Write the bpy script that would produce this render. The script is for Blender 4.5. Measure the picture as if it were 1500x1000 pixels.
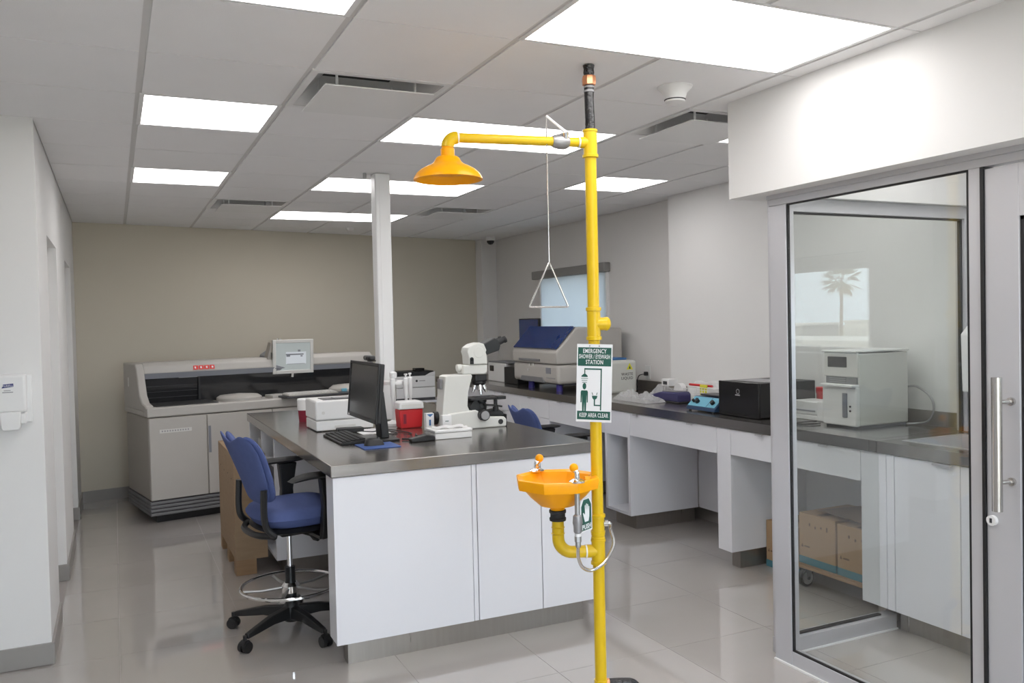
import bpy, bmesh, math, random
from mathutils import Vector, Matrix, noise
random.seed(7)
PI = math.pi
for o in list(bpy.data.objects):
    bpy.data.objects.remove(o, do_unlink=True)
scn = bpy.context.scene
COL = scn.collection
CH = 2.637                      # ceiling height

# ------------------------------------------------------------------ camera
def cam_matrix(yaw, pitch, roll, loc):
    f = Vector((math.sin(yaw)*math.cos(pitch), math.cos(yaw)*math.cos(pitch), math.sin(pitch)))
    r = Vector((math.cos(yaw), -math.sin(yaw), 0)); u = r.cross(f)
    r2 = math.cos(roll)*r + math.sin(roll)*u
    u2 = -math.sin(roll)*r + math.cos(roll)*u
    m = Matrix((r2, u2, -f)).transposed().to_4x4(); m.translation = loc
    return m
cd = bpy.data.cameras.new('camera'); cam = bpy.data.objects.new('camera', cd); COL.objects.link(cam)
cd.sensor_width = 36; cd.lens = 36*1244.5/1500; cd.clip_end = 500
cam.matrix_world = cam_matrix(.43822, -.02485, -.02261, (-.1289, -2.7794, 1.6272))
scn.camera = cam

# ------------------------------------------------------------------ world, view
w = bpy.data.worlds.new('sky'); scn.world = w; w.use_nodes = True
bg = w.node_tree.nodes['Background']
bg.inputs[0].default_value = (.79, .88, 1.0, 1); bg.inputs[1].default_value = 7.2
sd = bpy.data.lights.new('sun', 'SUN'); sd.energy = 22; sd.angle = .01; sd.color = (1, .95, .86)
sun = bpy.data.objects.new('sun', sd); COL.objects.link(sun); sun.location = (-8, 8, 12)
sun.rotation_euler = Vector((.62, -.30, -.72)).to_track_quat('-Z', 'Y').to_euler()
PANEL = 6.6                     # ceiling panel emission
scn.view_settings.view_transform = 'Standard'; scn.view_settings.look = 'None'
scn.view_settings.gamma = 1; scn.view_settings.use_curve_mapping = False
scn.view_settings.exposure = 0.0

# ------------------------------------------------------------------ materials
MATS = {}
def mat(name, col, rough=.5, metal=0, spec=.5, var=.04, scale=8, bump=0, bscale=120, emit=None, coat=0, trans=0):
    if name in MATS: return MATS[name]
    m = bpy.data.materials.new(name); m.use_nodes = True; nt = m.node_tree; b = nt.nodes['Principled BSDF']
    b.inputs['Roughness'].default_value = rough; b.inputs['Metallic'].default_value = metal
    b.inputs['Specular IOR Level'].default_value = spec; b.inputs['Coat Weight'].default_value = coat
    b.inputs['Base Color'].default_value = (*col, 1)
    geo = nt.nodes.new('ShaderNodeNewGeometry')
    if var:
        n = nt.nodes.new('ShaderNodeTexNoise'); n.inputs['Scale'].default_value = scale; n.inputs['Detail'].default_value = 4
        nt.links.new(geo.outputs['Position'], n.inputs['Vector'])
        mx = nt.nodes.new('ShaderNodeMixRGB')
        mx.inputs[1].default_value = (*[max(0, c*(1-var)) for c in col], 1)
        mx.inputs[2].default_value = (*[min(1, c*(1+var)) for c in col], 1)
        nt.links.new(n.outputs['Fac'], mx.inputs[0]); nt.links.new(mx.outputs[0], b.inputs['Base Color'])
    if bump:
        n2 = nt.nodes.new('ShaderNodeTexNoise'); n2.inputs['Scale'].default_value = bscale
        nt.links.new(geo.outputs['Position'], n2.inputs['Vector'])
        bp = nt.nodes.new('ShaderNodeBump'); bp.inputs['Strength'].default_value = bump; bp.inputs['Distance'].default_value = .002
        nt.links.new(n2.outputs['Fac'], bp.inputs['Height']); nt.links.new(bp.outputs[0], b.inputs['Normal'])
    if emit:
        b.inputs['Emission Color'].default_value = (*emit[:3], 1); b.inputs['Emission Strength'].default_value = emit[3]
    if trans: b.inputs['Transmission Weight'].default_value = trans
    MATS[name] = m; return m

def glass_mat(name, tint):
    m = bpy.data.materials.new(name); m.use_nodes = True; nt = m.node_tree
    for n in list(nt.nodes): nt.nodes.remove(n)
    out = nt.nodes.new('ShaderNodeOutputMaterial'); mx = nt.nodes.new('ShaderNodeMixShader')
    tr = nt.nodes.new('ShaderNodeBsdfTransparent'); gl = nt.nodes.new('ShaderNodeBsdfGlossy')
    tr.inputs[0].default_value = (*tint, 1); gl.inputs['Roughness'].default_value = 0
    # Schlick reflectance of glass, the same on both faces of the pane
    geo = nt.nodes.new('ShaderNodeNewGeometry'); dt = nt.nodes.new('ShaderNodeVectorMath'); dt.operation = 'DOT_PRODUCT'
    nt.links.new(geo.outputs['Normal'], dt.inputs[0]); nt.links.new(geo.outputs['Incoming'], dt.inputs[1])
    def op(kind, a, b=None):
        n = nt.nodes.new('ShaderNodeMath'); n.operation = kind
        for k, q in enumerate((a, b)):
            if q is None: continue
            if isinstance(q, (int, float)): n.inputs[k].default_value = q
            else: nt.links.new(q, n.inputs[k])
        return n.outputs[0]
    c = op('ABSOLUTE', dt.outputs['Value']); q5 = op('POWER', op('SUBTRACT', 1.0, c), 5.0); fr = op('ADD', op('MULTIPLY', q5, .957), .043)
    nt.links.new(fr, mx.inputs[0]); nt.links.new(tr.outputs[0], mx.inputs[1]); nt.links.new(gl.outputs[0], mx.inputs[2])
    nt.links.new(mx.outputs[0], out.inputs[0]); MATS[name] = m; return m

def translucent_mat(name, col, t=.5):
    m = bpy.data.materials.new(name); m.use_nodes = True; nt = m.node_tree; b = nt.nodes['Principled BSDF']; out = nt.nodes['Material Output']
    b.inputs['Base Color'].default_value = (*col, 1); b.inputs['Roughness'].default_value = .8
    wv = nt.nodes.new('ShaderNodeTexNoise'); wv.inputs['Scale'].default_value = 200
    geo = nt.nodes.new('ShaderNodeNewGeometry'); nt.links.new(geo.outputs['Position'], wv.inputs['Vector'])
    tl = nt.nodes.new('ShaderNodeBsdfTranslucent'); tl.inputs[0].default_value = (*col, 1)
    mx = nt.nodes.new('ShaderNodeMixShader'); mx.inputs[0].default_value = t
    nt.links.new(b.outputs[0], mx.inputs[1]); nt.links.new(tl.outputs[0], mx.inputs[2]); nt.links.new(mx.outputs[0], out.inputs[0])
    MATS[name] = m; return m

def brushed(name, col, rough, metal, axis_scale):
    m = mat(name, col, rough, metal, var=0); nt = m.node_tree; b = nt.nodes['Principled BSDF']
    geo = nt.nodes.new('ShaderNodeNewGeometry'); mp = nt.nodes.new('ShaderNodeMapping'); mp.inputs['Scale'].default_value = axis_scale
    n = nt.nodes.new('ShaderNodeTexNoise'); n.inputs['Scale'].default_value = 3; n.inputs['Detail'].default_value = 5
    nt.links.new(geo.outputs['Position'], mp.inputs[0]); nt.links.new(mp.outputs[0], n.inputs['Vector'])
    r = nt.nodes.new('ShaderNodeMapRange'); r.inputs[3].default_value = rough*.75; r.inputs[4].default_value = rough*1.3
    nt.links.new(n.outputs['Fac'], r.inputs[0]); nt.links.new(r.outputs[0], b.inputs['Roughness'])
    mx = nt.nodes.new('ShaderNodeMixRGB'); mx.inputs[1].default_value = (*[c*.88 for c in col], 1); mx.inputs[2].default_value = (*[c*1.12 for c in col], 1)
    nt.links.new(n.outputs['Fac'], mx.inputs[0]); nt.links.new(mx.outputs[0], b.inputs['Base Color'])
    return m

def wood_mat(name, a, bcol, scale=(1, 12, 12)):
    m = mat(name, a, .65, var=0); nt = m.node_tree; b = nt.nodes['Principled BSDF']
    geo = nt.nodes.new('ShaderNodeNewGeometry'); mp = nt.nodes.new('ShaderNodeMapping'); mp.inputs['Scale'].default_value = scale
    n = nt.nodes.new('ShaderNodeTexNoise'); n.inputs['Scale'].default_value = 3; n.inputs['Detail'].default_value = 6
    nt.links.new(geo.outputs['Position'], mp.inputs[0]); nt.links.new(mp.outputs[0], n.inputs['Vector'])
    mx = nt.nodes.new('ShaderNodeMixRGB'); mx.inputs[1].default_value = (*a, 1); mx.inputs[2].default_value = (*bcol, 1)
    nt.links.new(n.outputs['Fac'], mx.inputs[0]); nt.links.new(mx.outputs[0], b.inputs['Base Color'])
    return m

mat('wall_white', (.76, .755, .745), .7, var=.015, scale=2)
mat('wall_beige', (.57, .525, .435), .7, var=.02, scale=2)
mat('wall_grey', (.70, .685, .67), .7, var=.015, scale=2)
mat('ceil_tile', (.85, .845, .85), .85, var=.02, scale=6, bump=.25, bscale=350)
mat('ceil_grid', (.66, .65, .64), .6, var=.01)
mat('floor_tile', (.43, .40, .382), .05, spec=.8, var=.13, scale=1.3, coat=.7)
mat('grout', (.33, .305, .29), .6, var=.03)
mat('baseboard', (.30, .285, .27), .3, spec=.5, var=.06, scale=3)
mat('panel_light', (1, 1, 1), .4, var=0, emit=(1, .972, .965, PANEL))
mat('white_metal', (.78, .78, .78), .4, var=.01)
mat('lam_white', (.77, .775, .815), .28, spec=.5, var=.01, scale=3)
mat('lam_edge', (.62, .62, .62), .4, var=.02)
mat('dark_gap', (.05, .05, .05), .8, var=0)
brushed('steel_top', (.33, .31, .295), .19, .9, (1, 14, 14))
brushed('steel_kick', (.36, .335, .31), .30, .8, (14, 14, 1))
mat('alu', (.55, .55, .575), .38, .35, var=.015, scale=3)
brushed('steel_bar', (.62, .60, .58), .22, 1, (20, 20, 1))
mat('sink_steel', (.66, .67, .69), .3, .8, var=.03)
mat('chrome', (.82, .82, .82), .12, 1, var=0)
mat('grey_metal', (.42, .42, .42), .35, .8, var=.08, scale=40)
mat('galv', (.36, .36, .37), .4, .7, var=.1, scale=60)
mat('black', (.012, .012, .013), .45, var=.05)
mat('black_gloss', (.010, .010, .011), .18, var=0)
mat('black_soft', (.018, .018, .019), .7, var=.1, scale=60)
mat('dark_grey', (.06, .06, .065), .45, var=.05)
mat('mid_grey', (.20, .20, .21), .5, var=.03)
mat('yellow_pipe', (.72, .48, .012), .3, spec=.35, var=.02)
mat('yellow_plastic', (1.0, .41, .002), .3, spec=.28, var=.02)
mat('orange_in', (.90, .36, .006), .35, var=.02)
mat('copper', (.75, .34, .18), .35, .8, var=.15, scale=60)
mat('tape', (.013, .013, .014), .25, var=.3, scale=60, bump=.8, bscale=90)
mat('blue_fabric', (.09, .122, .285), .85, spec=.25, var=.10, scale=30, bump=.2, bscale=500)
mat('blue_pad', (.05, .11, .34), .6, var=.05)
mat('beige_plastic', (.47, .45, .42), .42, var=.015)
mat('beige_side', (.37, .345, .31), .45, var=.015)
mat('stripe_grey', (.17, .17, .18), .45, var=.03)
mat('white_plastic', (.76, .76, .755), .35, var=.01)
mat('cream_white', (.66, .66, .625), .35, var=.01)
mat('offwhite', (.66, .655, .63), .4, var=.02)
mat('smoke', (.02, .021, .023), .08, spec=.7, var=0)
mat('slate', (.22, .23, .26), .4, var=.02)
mat('navy_acrylic', (.012, .035, .16), .12, spec=.6, var=.05)
mat('purple_plastic', (.035, .032, .11), .3, var=.05)
mat('purple_feet', (.04, .03, .22), .4, var=0)
mat('red_plastic', (.55, .015, .02), .35, var=.05)
mat('darkred', (.22, .01, .03), .5, var=.1)
mat('red_label', (.75, .05, .04), .5, var=0)
mat('green_sign', (.010, .088, .064), .4, var=.02)
mat('sign_white', (.80, .81, .83), .3, var=0)
mat('cyan_face', (.16, .42, .55), .35, var=.02)
mat('navy_case', (.02, .05, .11), .4, var=.03)
mat('screen', (.022, .023, .027), .22, spec=.5, var=0)
mat('screen_on', (.30, .33, .33), .3, var=.04, scale=20, emit=(.62, .68, .67, .28))
mat('screen_win', (.5, .53, .56), .3, var=0, emit=(.75, .8, .85, .3))
mat('paper', (.80, .80, .80), .8, var=.02)
mat('label_blue', (.05, .16, .38), .5, var=0)
mat('logo_blue', (.02, .03, .16), .4, var=0)
mat('label_yellow', (.75, .72, .05), .5, var=0)
mat('ink', (.04, .04, .045), .7, var=0)
mat('ink_grey', (.33, .33, .34), .7, var=0)
mat('carton', (.38, .25, .14), .85, var=.08, scale=12)
mat('carton_dark', (.17, .11, .07), .9, var=.1, scale=12)
mat('carton_teal', (.07, .20, .25), .8, var=.05)
wood_mat('plywood', (.36, .25, .15), (.27, .18, .105), (3, 3, 14))
wood_mat('pallet_wood', (.38, .24, .13), (.27, .16, .085), (2, 2, 20))
mat('blind_case', (.26, .255, .245), .5, var=.02)
translucent_mat('blind_cloth', (.62, .66, .69), .5)
def film_mat(name, col, clear):
    m = translucent_mat(name, col, .4); nt = m.node_tree; out = nt.nodes['Material Output']; src = out.inputs[0].links[0].from_socket
    tr = nt.nodes.new('ShaderNodeBsdfTransparent'); mx = nt.nodes.new('ShaderNodeMixShader'); mx.inputs[0].default_value = clear
    nt.nodes['Principled BSDF'].inputs['Roughness'].default_value = .15
    nt.links.new(src, mx.inputs[1]); nt.links.new(tr.outputs[0], mx.inputs[2]); nt.links.new(mx.outputs[0], out.inputs[0]); return m
film_mat('bag_film', (.80, .81, .82), .5)
translucent_mat('wipe_cloth', (.80, .80, .80), .3)
translucent_mat('tank', (.74, .75, .71), .25)
glass_mat('glass_clear', (.965, .985, .975))
glass_mat('glass_front', (.97, .98, .975))
mat('gasket', (.008, .008, .009), .5, var=0)
mat('palm_leaf', (.24, .25, .12), .7, var=.3, scale=3)
mat('palm_dry', (.42, .35, .20), .8, var=.2, scale=3)
mat('bark', (.22, .17, .12), .9, var=.2, scale=3)
mat('town_a', (.42, .40, .36), .8, var=.1, scale=.3)
mat('town_b', (.30, .29, .28), .8, var=.1, scale=.3)
mat('town_c', (.55, .53, .50), .8, var=.05, scale=.3)
mat('earth', (.32, .29, .24), .9, var=.1, scale=.2)
mat('plug', (.72, .72, .71), .4, var=0)

# ------------------------------------------------------------------ mesh builder
class MB:
    def __init__(s): s.v = []; s.f = []
    def add(s, vs, fs):
        n = len(s.v); s.v += [tuple(v) for v in vs]; s.f += [tuple(i+n for i in f) for f in fs]; return s
    def box(s, x0, x1, y0, y1, z0, z1, M=None):
        vs = [Vector(p) for p in ((x0,y0,z0),(x1,y0,z0),(x1,y1,z0),(x0,y1,z0),(x0,y0,z1),(x1,y0,z1),(x1,y1,z1),(x0,y1,z1))]
        if M: vs = [M @ v for v in vs]
        return s.add(vs, [(0,3,2,1),(4,5,6,7),(0,1,5,4),(1,2,6,5),(2,3,7,6),(3,0,4,7)])
    def prism(s, poly, axis, d0, d1, M=None):
        """poly: 2D points; axis 'x' -> (y,z), 'y' -> (x,z), 'z' -> (x,y)"""
        def P(a, b, d): return Vector({'x': (d, a, b), 'y': (a, d, b), 'z': (a, b, d)}[axis])
        n = len(poly); vs = [P(a, b, d0) for a, b in poly] + [P(a, b, d1) for a, b in poly]
        if M: vs = [M @ v for v in vs]
        fs = [tuple(range(n))[::-1], tuple(range(n, 2*n))] + [(i, (i+1) % n, n+(i+1) % n, n+i) for i in range(n)]
        return s.add(vs, fs)
    def lathe(s, prof, c=(0,0,0), n=24, M=None, closed=False, sx=1, sy=1):
        vs = []; fs = []; m = len(prof)
        for r, z in prof:
            for k in range(n):
                a = 2*PI*k/n; v = Vector((c[0]+r*sx*math.cos(a), c[1]+r*sy*math.sin(a), c[2]+z)); vs.append(M @ v if M else v)
        for i in range(m-1):
            for k in range(n):
                fs.append((i*n+k, i*n+(k+1) % n, (i+1)*n+(k+1) % n, (i+1)*n+k))
        if not closed: fs.append(tuple(range(n))[::-1]); fs.append(tuple(range((m-1)*n, m*n)))
        else:
            for k in range(n): fs.append(((m-1)*n+k, (m-1)*n+(k+1) % n, (k+1) % n, k))
        return s.add(vs, fs)
    def cyl(s, p0, p1, r0, r1=None, n=16):
        r1 = r0 if r1 is None else r1; p0 = Vector(p0); p1 = Vector(p1); d = (p1-p0).normalized()
        q = d.to_track_quat('Z', 'Y').to_matrix(); vs = []
        for p, r in ((p0, r0), (p1, r1)):
            for k in range(n):
                a = 2*PI*k/n; vs.append(p + q @ Vector((r*math.cos(a), r*math.sin(a), 0)))
        return s.add(vs, [tuple(range(n))[::-1], tuple(range(n, 2*n))] + [(k, (k+1) % n, n+(k+1) % n, n+k) for k in range(n)])
    def tube(s, pts, r, n=10, closed=False, rs=None):
        pts = [Vector(p) for p in pts]; m = len(pts); vs = []; fs = []; N = None
        for i, p in enumerate(pts):
            a = pts[(i-1) % m] if (closed or i > 0) else p; b = pts[(i+1) % m] if (closed or i < m-1) else p
            t = (b-a).normalized()
            if N is None: N = t.orthogonal().normalized()
            N = (N - N.dot(t)*t).normalized(); B = t.cross(N); rr = rs[i] if rs else r
            for k in range(n):
                an = 2*PI*k/n; vs.append(p + rr*(math.cos(an)*N + math.sin(an)*B))
        for i in range(m if closed else m-1):
            j = (i+1) % m
            for k in range(n): fs.append((i*n+k, i*n+(k+1) % n, j*n+(k+1) % n, j*n+k))
        if not closed: fs.append(tuple(range(n))[::-1]); fs.append(tuple(range((m-1)*n, m*n)))
        return s.add(vs, fs)
    def sphere(s, c, r, n=16, m=10, sc=(1,1,1)):
        prof = [(max(1e-4, r*math.sin(PI*i/m)), -r*math.cos(PI*i/m)) for i in range(m+1)]
        M = Matrix.Translation(c) @ Matrix.Diagonal((*sc, 1))
        return s.lathe(prof, n=n, M=M)
    def grid(s, fn, nu, nv):
        vs = [fn(i/nu, j/nv) for j in range(nv+1) for i in range(nu+1)]; w = nu+1
        return s.add(vs, [(j*w+i, j*w+i+1, (j+1)*w+i+1, (j+1)*w+i) for j in range(nv) for i in range(nu)])

def smooth_path(pts, k=6):
    pts = [Vector(p) for p in pts]; out = []
    P = [pts[0]] + pts + [pts[-1]]
    for i in range(1, len(P)-2):
        a, b, c, d = P[i-1], P[i], P[i+1], P[i+2]
        for j in range(k):
            t = j/k
            out.append(.5*((2*b) + (c-a)*t + (2*a-5*b+4*c-d)*t*t + (3*b-a-3*c+d)*t**3))
    out.append(pts[-1]); return out

BASE = {}       # thing name -> base location, for things whose parts are given in room coordinates
def mesh_of(mb, name, material, off=(0,0,0), smooth=35):
    me = bpy.data.meshes.new(name); o = Vector(off)
    me.from_pydata([tuple(Vector(v)-o) for v in mb.v], [], mb.f)
    bm = bmesh.new(); bm.from_mesh(me); bmesh.ops.recalc_face_normals(bm, faces=bm.faces); bm.to_mesh(me); bm.free()
    me.materials.append(MATS[material])
    if smooth:
        me.polygons.foreach_set('use_smooth', [True]*len(me.polygons)); me.set_sharp_from_angle(angle=math.radians(smooth))
    me.update(); return me
def obj(name, mb, material, parent=None, bevel=0, smooth=35, seg=2):
    off = (0,0,0); p = parent
    while p is not None:
        if p.name in BASE: off = BASE[p.name]; break
        p = p.parent
    me = mesh_of(mb, name, material, off, smooth)
    o = bpy.data.objects.new(name, me); COL.objects.link(o)
    if parent: o.parent = parent
    if bevel:
        b = o.modifiers.new('bevel', 'BEVEL'); b.width = bevel; b.segments = seg; b.limit_method = 'ANGLE'; b.angle_limit = math.radians(40)
    return o
def tag(o, label=None, cat=None, group=None, kind=None):
    if label: o['label'] = label
    if cat: o['category'] = cat
    if group: o['group'] = group
    if kind: o['kind'] = kind
    return o
def thing(name, label, cat, loc=(0,0,0), rotz=0, group=None, local=False):
    o = bpy.data.objects.new(name, None); COL.objects.link(o); o.empty_display_size = .1
    o.location = loc; o.rotation_euler = (0, 0, rotz); tag(o, label, cat, group)
    if not local: BASE[o.name] = loc
    return o
def solo(name, mb, material, label, cat, loc, bevel=0, group=None, smooth=35):
    """a thing that is one mesh, given in room coordinates, origin at its base"""
    me = mesh_of(mb, name, material, loc, smooth); o = bpy.data.objects.new(name, me); COL.objects.link(o); o.location = loc
    if bevel:
        b = o.modifiers.new('bevel', 'BEVEL'); b.width = bevel; b.segments = 2; b.limit_method = 'ANGLE'; b.angle_limit = math.radians(40)
    return tag(o, label, cat, group)
def struct(name, mb, material, parent=None, bevel=0, smooth=35):
    o = obj(name, mb, material, parent, bevel, smooth)
    if parent is None: o['kind'] = 'structure'
    return o
def box(*a, **k): return MB().box(*a, **k)

def text_obj(name, body, size, material, parent, M, depth=.0004, sx=1, align='CENTER', bold=0):
    cu = bpy.data.curves.new(name, 'FONT'); cu.body = body; cu.size = size; cu.extrude = depth; cu.align_x = align; cu.align_y = 'CENTER'; cu.resolution_u = 3; cu.offset = bold; cu.space_character = 1.08
    t = bpy.data.objects.new(name, cu); COL.objects.link(t)
    dg = bpy.context.evaluated_depsgraph_get(); me = bpy.data.meshes.new_from_object(t.evaluated_get(dg))
    bpy.data.objects.remove(t); bpy.data.curves.remove(cu)
    off = Vector((0,0,0)); p = parent
    while p is not None:
        if p.name in BASE: off = Vector(BASE[p.name]); break
        p = p.parent
    me.transform(Matrix.Translation(-off) @ M @ Matrix.Diagonal((sx, 1, 1, 1)))
    me.materials.clear(); me.materials.append(MATS[material])
    o = bpy.data.objects.new(name, me); COL.objects.link(o); o.parent = parent; return o
def facing(loc, xdir, zdir=(0,0,1)):
    """matrix that puts text's x along xdir and its up along zdir"""
    x = Vector(xdir).normalized(); z = Vector(zdir).normalized(); n = x.cross(z)
    m = Matrix((x, z, n)).transposed().to_4x4(); m.translation = loc; return m

# ================================================================== THE SETTING
XL, YC, XR, XP, YP = -.449, 1.923, 4.25, 4.12, 3.14
def yback(x): return 6.163 + .2*(x - XL)
XFL, YR = -3.6, -5.0

def clip(poly, a, b, c):          # keep a*x+b*y<=c
    out = []
    for i in range(len(poly)):
        p, q = poly[i], poly[(i+1) % len(poly)]; dp = a*p[0]+b*p[1]-c; dq = a*q[0]+b*q[1]-c
        if dp <= 1e-9: out.append(p)
        if (dp < -1e-9 and dq > 1e-9) or (dp > 1e-9 and dq < -1e-9):
            t = dp/(dp-dq); out.append((p[0]+t*(q[0]-p[0]), p[1]+t*(q[1]-p[1])))
    return out
def area(p): return .5*abs(sum(p[i][0]*p[(i+1) % len(p)][1]-p[(i+1) % len(p)][0]*p[i][1] for i in range(len(p)))) if len(p) > 2 else 0
def room_clip(poly, g=.004):
    cy = sum(p[1] for p in poly)/len(poly)
    poly = clip(poly, -1, 0, -(XFL+g)); poly = clip(poly, 0, -1, -(YR+g))
    poly = clip(poly, -.2, 1, yback(0)-g)
    poly = clip(poly, 1, 0, (XR if cy > YP+.1 else XP)-g)
    if not poly: return poly
    cx = sum(p[0] for p in poly)/len(poly)
    if cy > YC+.15: poly = clip(poly, -1, 0, -(XL+g))
    elif cx < XL and max(p[1] for p in poly) > YC: poly = clip(poly, 0, 1, YC-g)
    return poly

# floor with its tiles
floor = struct('floor', box(XFL, XR+.1, YR, 7.2, -.1, -.003), 'grout', smooth=0)
tile_me = None
FX0, FY0, FT = 1.681, .653, .61
for i in range(-9, 5):
    for j in range(-10, 11):
        x0, y0 = FX0+i*FT, FY0+j*FT; g = .0009
        sq = [(x0+g, y0+g), (x0+FT-g, y0+g), (x0+FT-g, y0+FT-g), (x0+g, y0+FT-g)]
        pl = room_clip(sq, .001)
        if area(pl) < .004: continue
        if abs(area(pl)-area(sq)) < 1e-6:
            if tile_me is None: tile_me = mesh_of(MB().box(g, FT-g, g, FT-g, -.003, 0), 'floor_tile', 'floor_tile', smooth=0)
            o = bpy.data.objects.new('floor_tile', tile_me); o.location = (x0, y0, 0); COL.objects.link(o); o.parent = floor
        else:
            o = obj('floor_tile', MB().prism(pl, 'z', -.003, 0), 'floor_tile', floor, smooth=0)

# lights and diffusers by ceiling cell: (col,row): span in x
CT = .61
LIGHTS = [((0,2),1,'beside the left wall over the chair aisle'), ((0,5),1,'over the floor analyzer'), ((0,-1),1,'at the frame edge above the room entrance'),
          ((2,-1),2,'directly before the shower pipe, largest of the panels'), ((2,2),2,'behind the yellow shower head'), ((2,5),2,'behind the white column top'),
          ((2,8),2,'nearest the beige back wall'), ((5,4),1,'over the right counter beside the yellow pole'), ((5,1),1,'next to the soffit end'),
          ((0,-4),1,'in the entrance area'), ((2,-4),2,'in the middle of the entrance area'), ((-4,-6),2,'in the side bay by the rear window'), ((2,-7),2,'in the entrance area by the rear window'), ((5,-1),1,'added unseen to brighten the cabin by its side glazing'), ((5,-3),1,'inside the glazed cabin over the sink'), ((5,-5),1,'inside the glazed cabin behind its door')]  # the cabin panel by the side glazing is an addition to brighten the cabin
DIFF = [((1,1),'with dark open throat before the shower arm'), ((4,1),'beside the smoke detector and soffit'), ((1,7),'above the floor analyzer'), ((4,7),'above the right counter near the dome camera')]
used = {}
for c, sp, _ in LIGHTS:
    for k in range(sp): used[(c[0]+k, c[1])] = 1
for c, _ in DIFF: used[c] = 1
ceil = struct('ceiling', box(XFL-.1, XR+.2, YR-.15, 7.3, CH+.16, CH+.26), 'white_metal', smooth=0)
tile_me = None; GX, GY = .013, .0035
for i in range(-6, 8):
    for j in range(-9, 12):
        if (i, j) in used: continue
        x0, y0 = i*CT, j*CT
        sq = [(x0+GX, y0+GY), (x0+CT-GX, y0+GY), (x0+CT-GX, y0+CT-GY), (x0+GX, y0+CT-GY)]
        pl = room_clip(sq)
        if area(pl) < .002: continue
        if abs(area(pl)-area(sq)) < 1e-6:
            if tile_me is None: tile_me = mesh_of(MB().box(GX, CT-GX, GY, CT-GY, 0, .018), 'ceiling_tile', 'ceil_tile', smooth=0)
            o = bpy.data.objects.new('ceiling_tile', tile_me); o.location = (x0, y0, CH); COL.objects.link(o); o.parent = ceil
        else:
            obj('ceiling_tile', MB().prism(pl, 'z', CH, CH+.018), 'ceil_tile', ceil, smooth=0)
for i in range(-5, 7):
    x = i*CT; top = YC if x < XL else (yback(x) if x < XP else 7)
    if x < XR: obj('grid_runner', box(x-.017, x+.017, YR, top, CH+.006, CH+.03), 'ceil_grid', ceil, smooth=0)
for j in range(-8, 12):
    y = j*CT; x0 = XFL if y < YC else XL; x1 = XP if y < YP else XR
    if y > yback(XL): x0 = XL+(y-yback(XL))/.2
    if x0 < x1-.1: obj('cross_tee', box(x0, x1, y-.012, y+.012, CH+.008, CH+.028), 'ceil_grid', ceil, smooth=0)

# walls
D1, D2, DH = (2.60, 3.45), (4.50, 5.40), 2.16
mb = MB(); T = .10
for a, b in ((YC, D1[0]), (D1[1], D2[0]), (D2[1], yback(XL)+.02)): mb.box(XL-T, XL, a, b, 0, CH+.16)
for a, b in (D1, D2): mb.box(XL-T, XL, a, b, DH, CH+.16)
wl = struct('wall_left', mb, 'wall_white', smooth=0)
struct('wall_left_corner', box(XFL, XL-T, YC, YC+.1, 0, CH+.16), 'wall_white', smooth=0)
for n, (a, b) in enumerate((D1, D2)):
    d = struct('door_%d' % (n+2), box(XL-T-.05, XL-T-.005, a-.05, b+.05, .005, DH+.05), 'wall_grey', smooth=0)
    obj('handle', MB().cyl((XL-T+.03, a+.09, 1.0), (XL-T+.03, a+.2, 1.0), .01).cyl((XL-T-.01, a+.1, 1.0), (XL-T+.03, a+.1, 1.0), .01), 'steel_bar', d)
bw = [(XL-.02, yback(XL-.02)), (XR+.1, yback(XR+.1)), (XR+.1, yback(XR+.1)+.12), (XL-.02, yback(XL-.02)+.12)]
struct('wall_back', MB().prism(bw, 'z', 0, CH+.16), 'wall_beige', smooth=0)
pr = [(4.0, yback(4.0)-.005), (4.03, 6.93), (XR-.002, 6.97), (XR-.002, yback(XR)-.005)]
struct('wall_back_pier', MB().prism(pr, 'z', 0, CH+.05), 'wall_grey', smooth=0)
# right wall with the blind window
W3 = (4.35, 5.76, 1.12, 2.12)
mb = MB(); mb.box(XR, XR+.15, YP-.05, W3[0], 0, CH+.16); mb.box(XR, XR+.15, W3[1], 7.2, 0, CH+.16)
mb.box(XR, XR+.15, W3[0], W3[1], 0, W3[2]); mb.box(XR, XR+.15, W3[0], W3[1], W3[3], CH+.16)
struct('wall_right', mb, 'wall_grey', smooth=0)
W4 = (-3.2, -.36, 1.36, 1.955)
mb = MB(); mb.box(XP, XP+.28, W4[1], YP, 0, CH+.16); mb.box(XP, XP+.28, YR, W4[0], 0, CH+.16)
mb.box(XP, XP+.28, W4[0], W4[1], 0, W4[2]); mb.box(XP, XP+.28, W4[0], W4[1], W4[3], CH+.16)
struct('wall_right_pier', mb, 'wall_white', smooth=0)
# rear of the room (behind the camera), a window band
W5 = (-.9, 2.4, .30, 2.45)
mb = MB(); mb.box(XFL, W5[0], YR-.15, YR, 0, CH+.16); mb.box(W5[1], XR+.2, YR-.15, YR, 0, CH+.16)
mb.box(W5[0], W5[1], YR-.15, YR, 0, W5[2]); mb.box(W5[0], W5[1], YR-.15, YR, W5[3], CH+.16)
struct('wall_rear', mb, 'wall_white', smooth=0)
struct('wall_far_left', box(XFL-.1, XFL, YR, YC+.1, 0, CH+.16), 'wall_white', smooth=0)
# soffit over the glazed cabin
mb = MB(); mb.box(2.55, 2.76, YR, .46, 2.18, CH+.02); mb.box(2.76, XP, .28, .46, 2.18, CH+.02)
struct('wall_soffit', mb, 'wall_white', smooth=0)
struct('wall_cabin_end', box(2.60, 2.72, YR, -1.76, 0, 2.18), 'wall_white', smooth=0)

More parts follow.
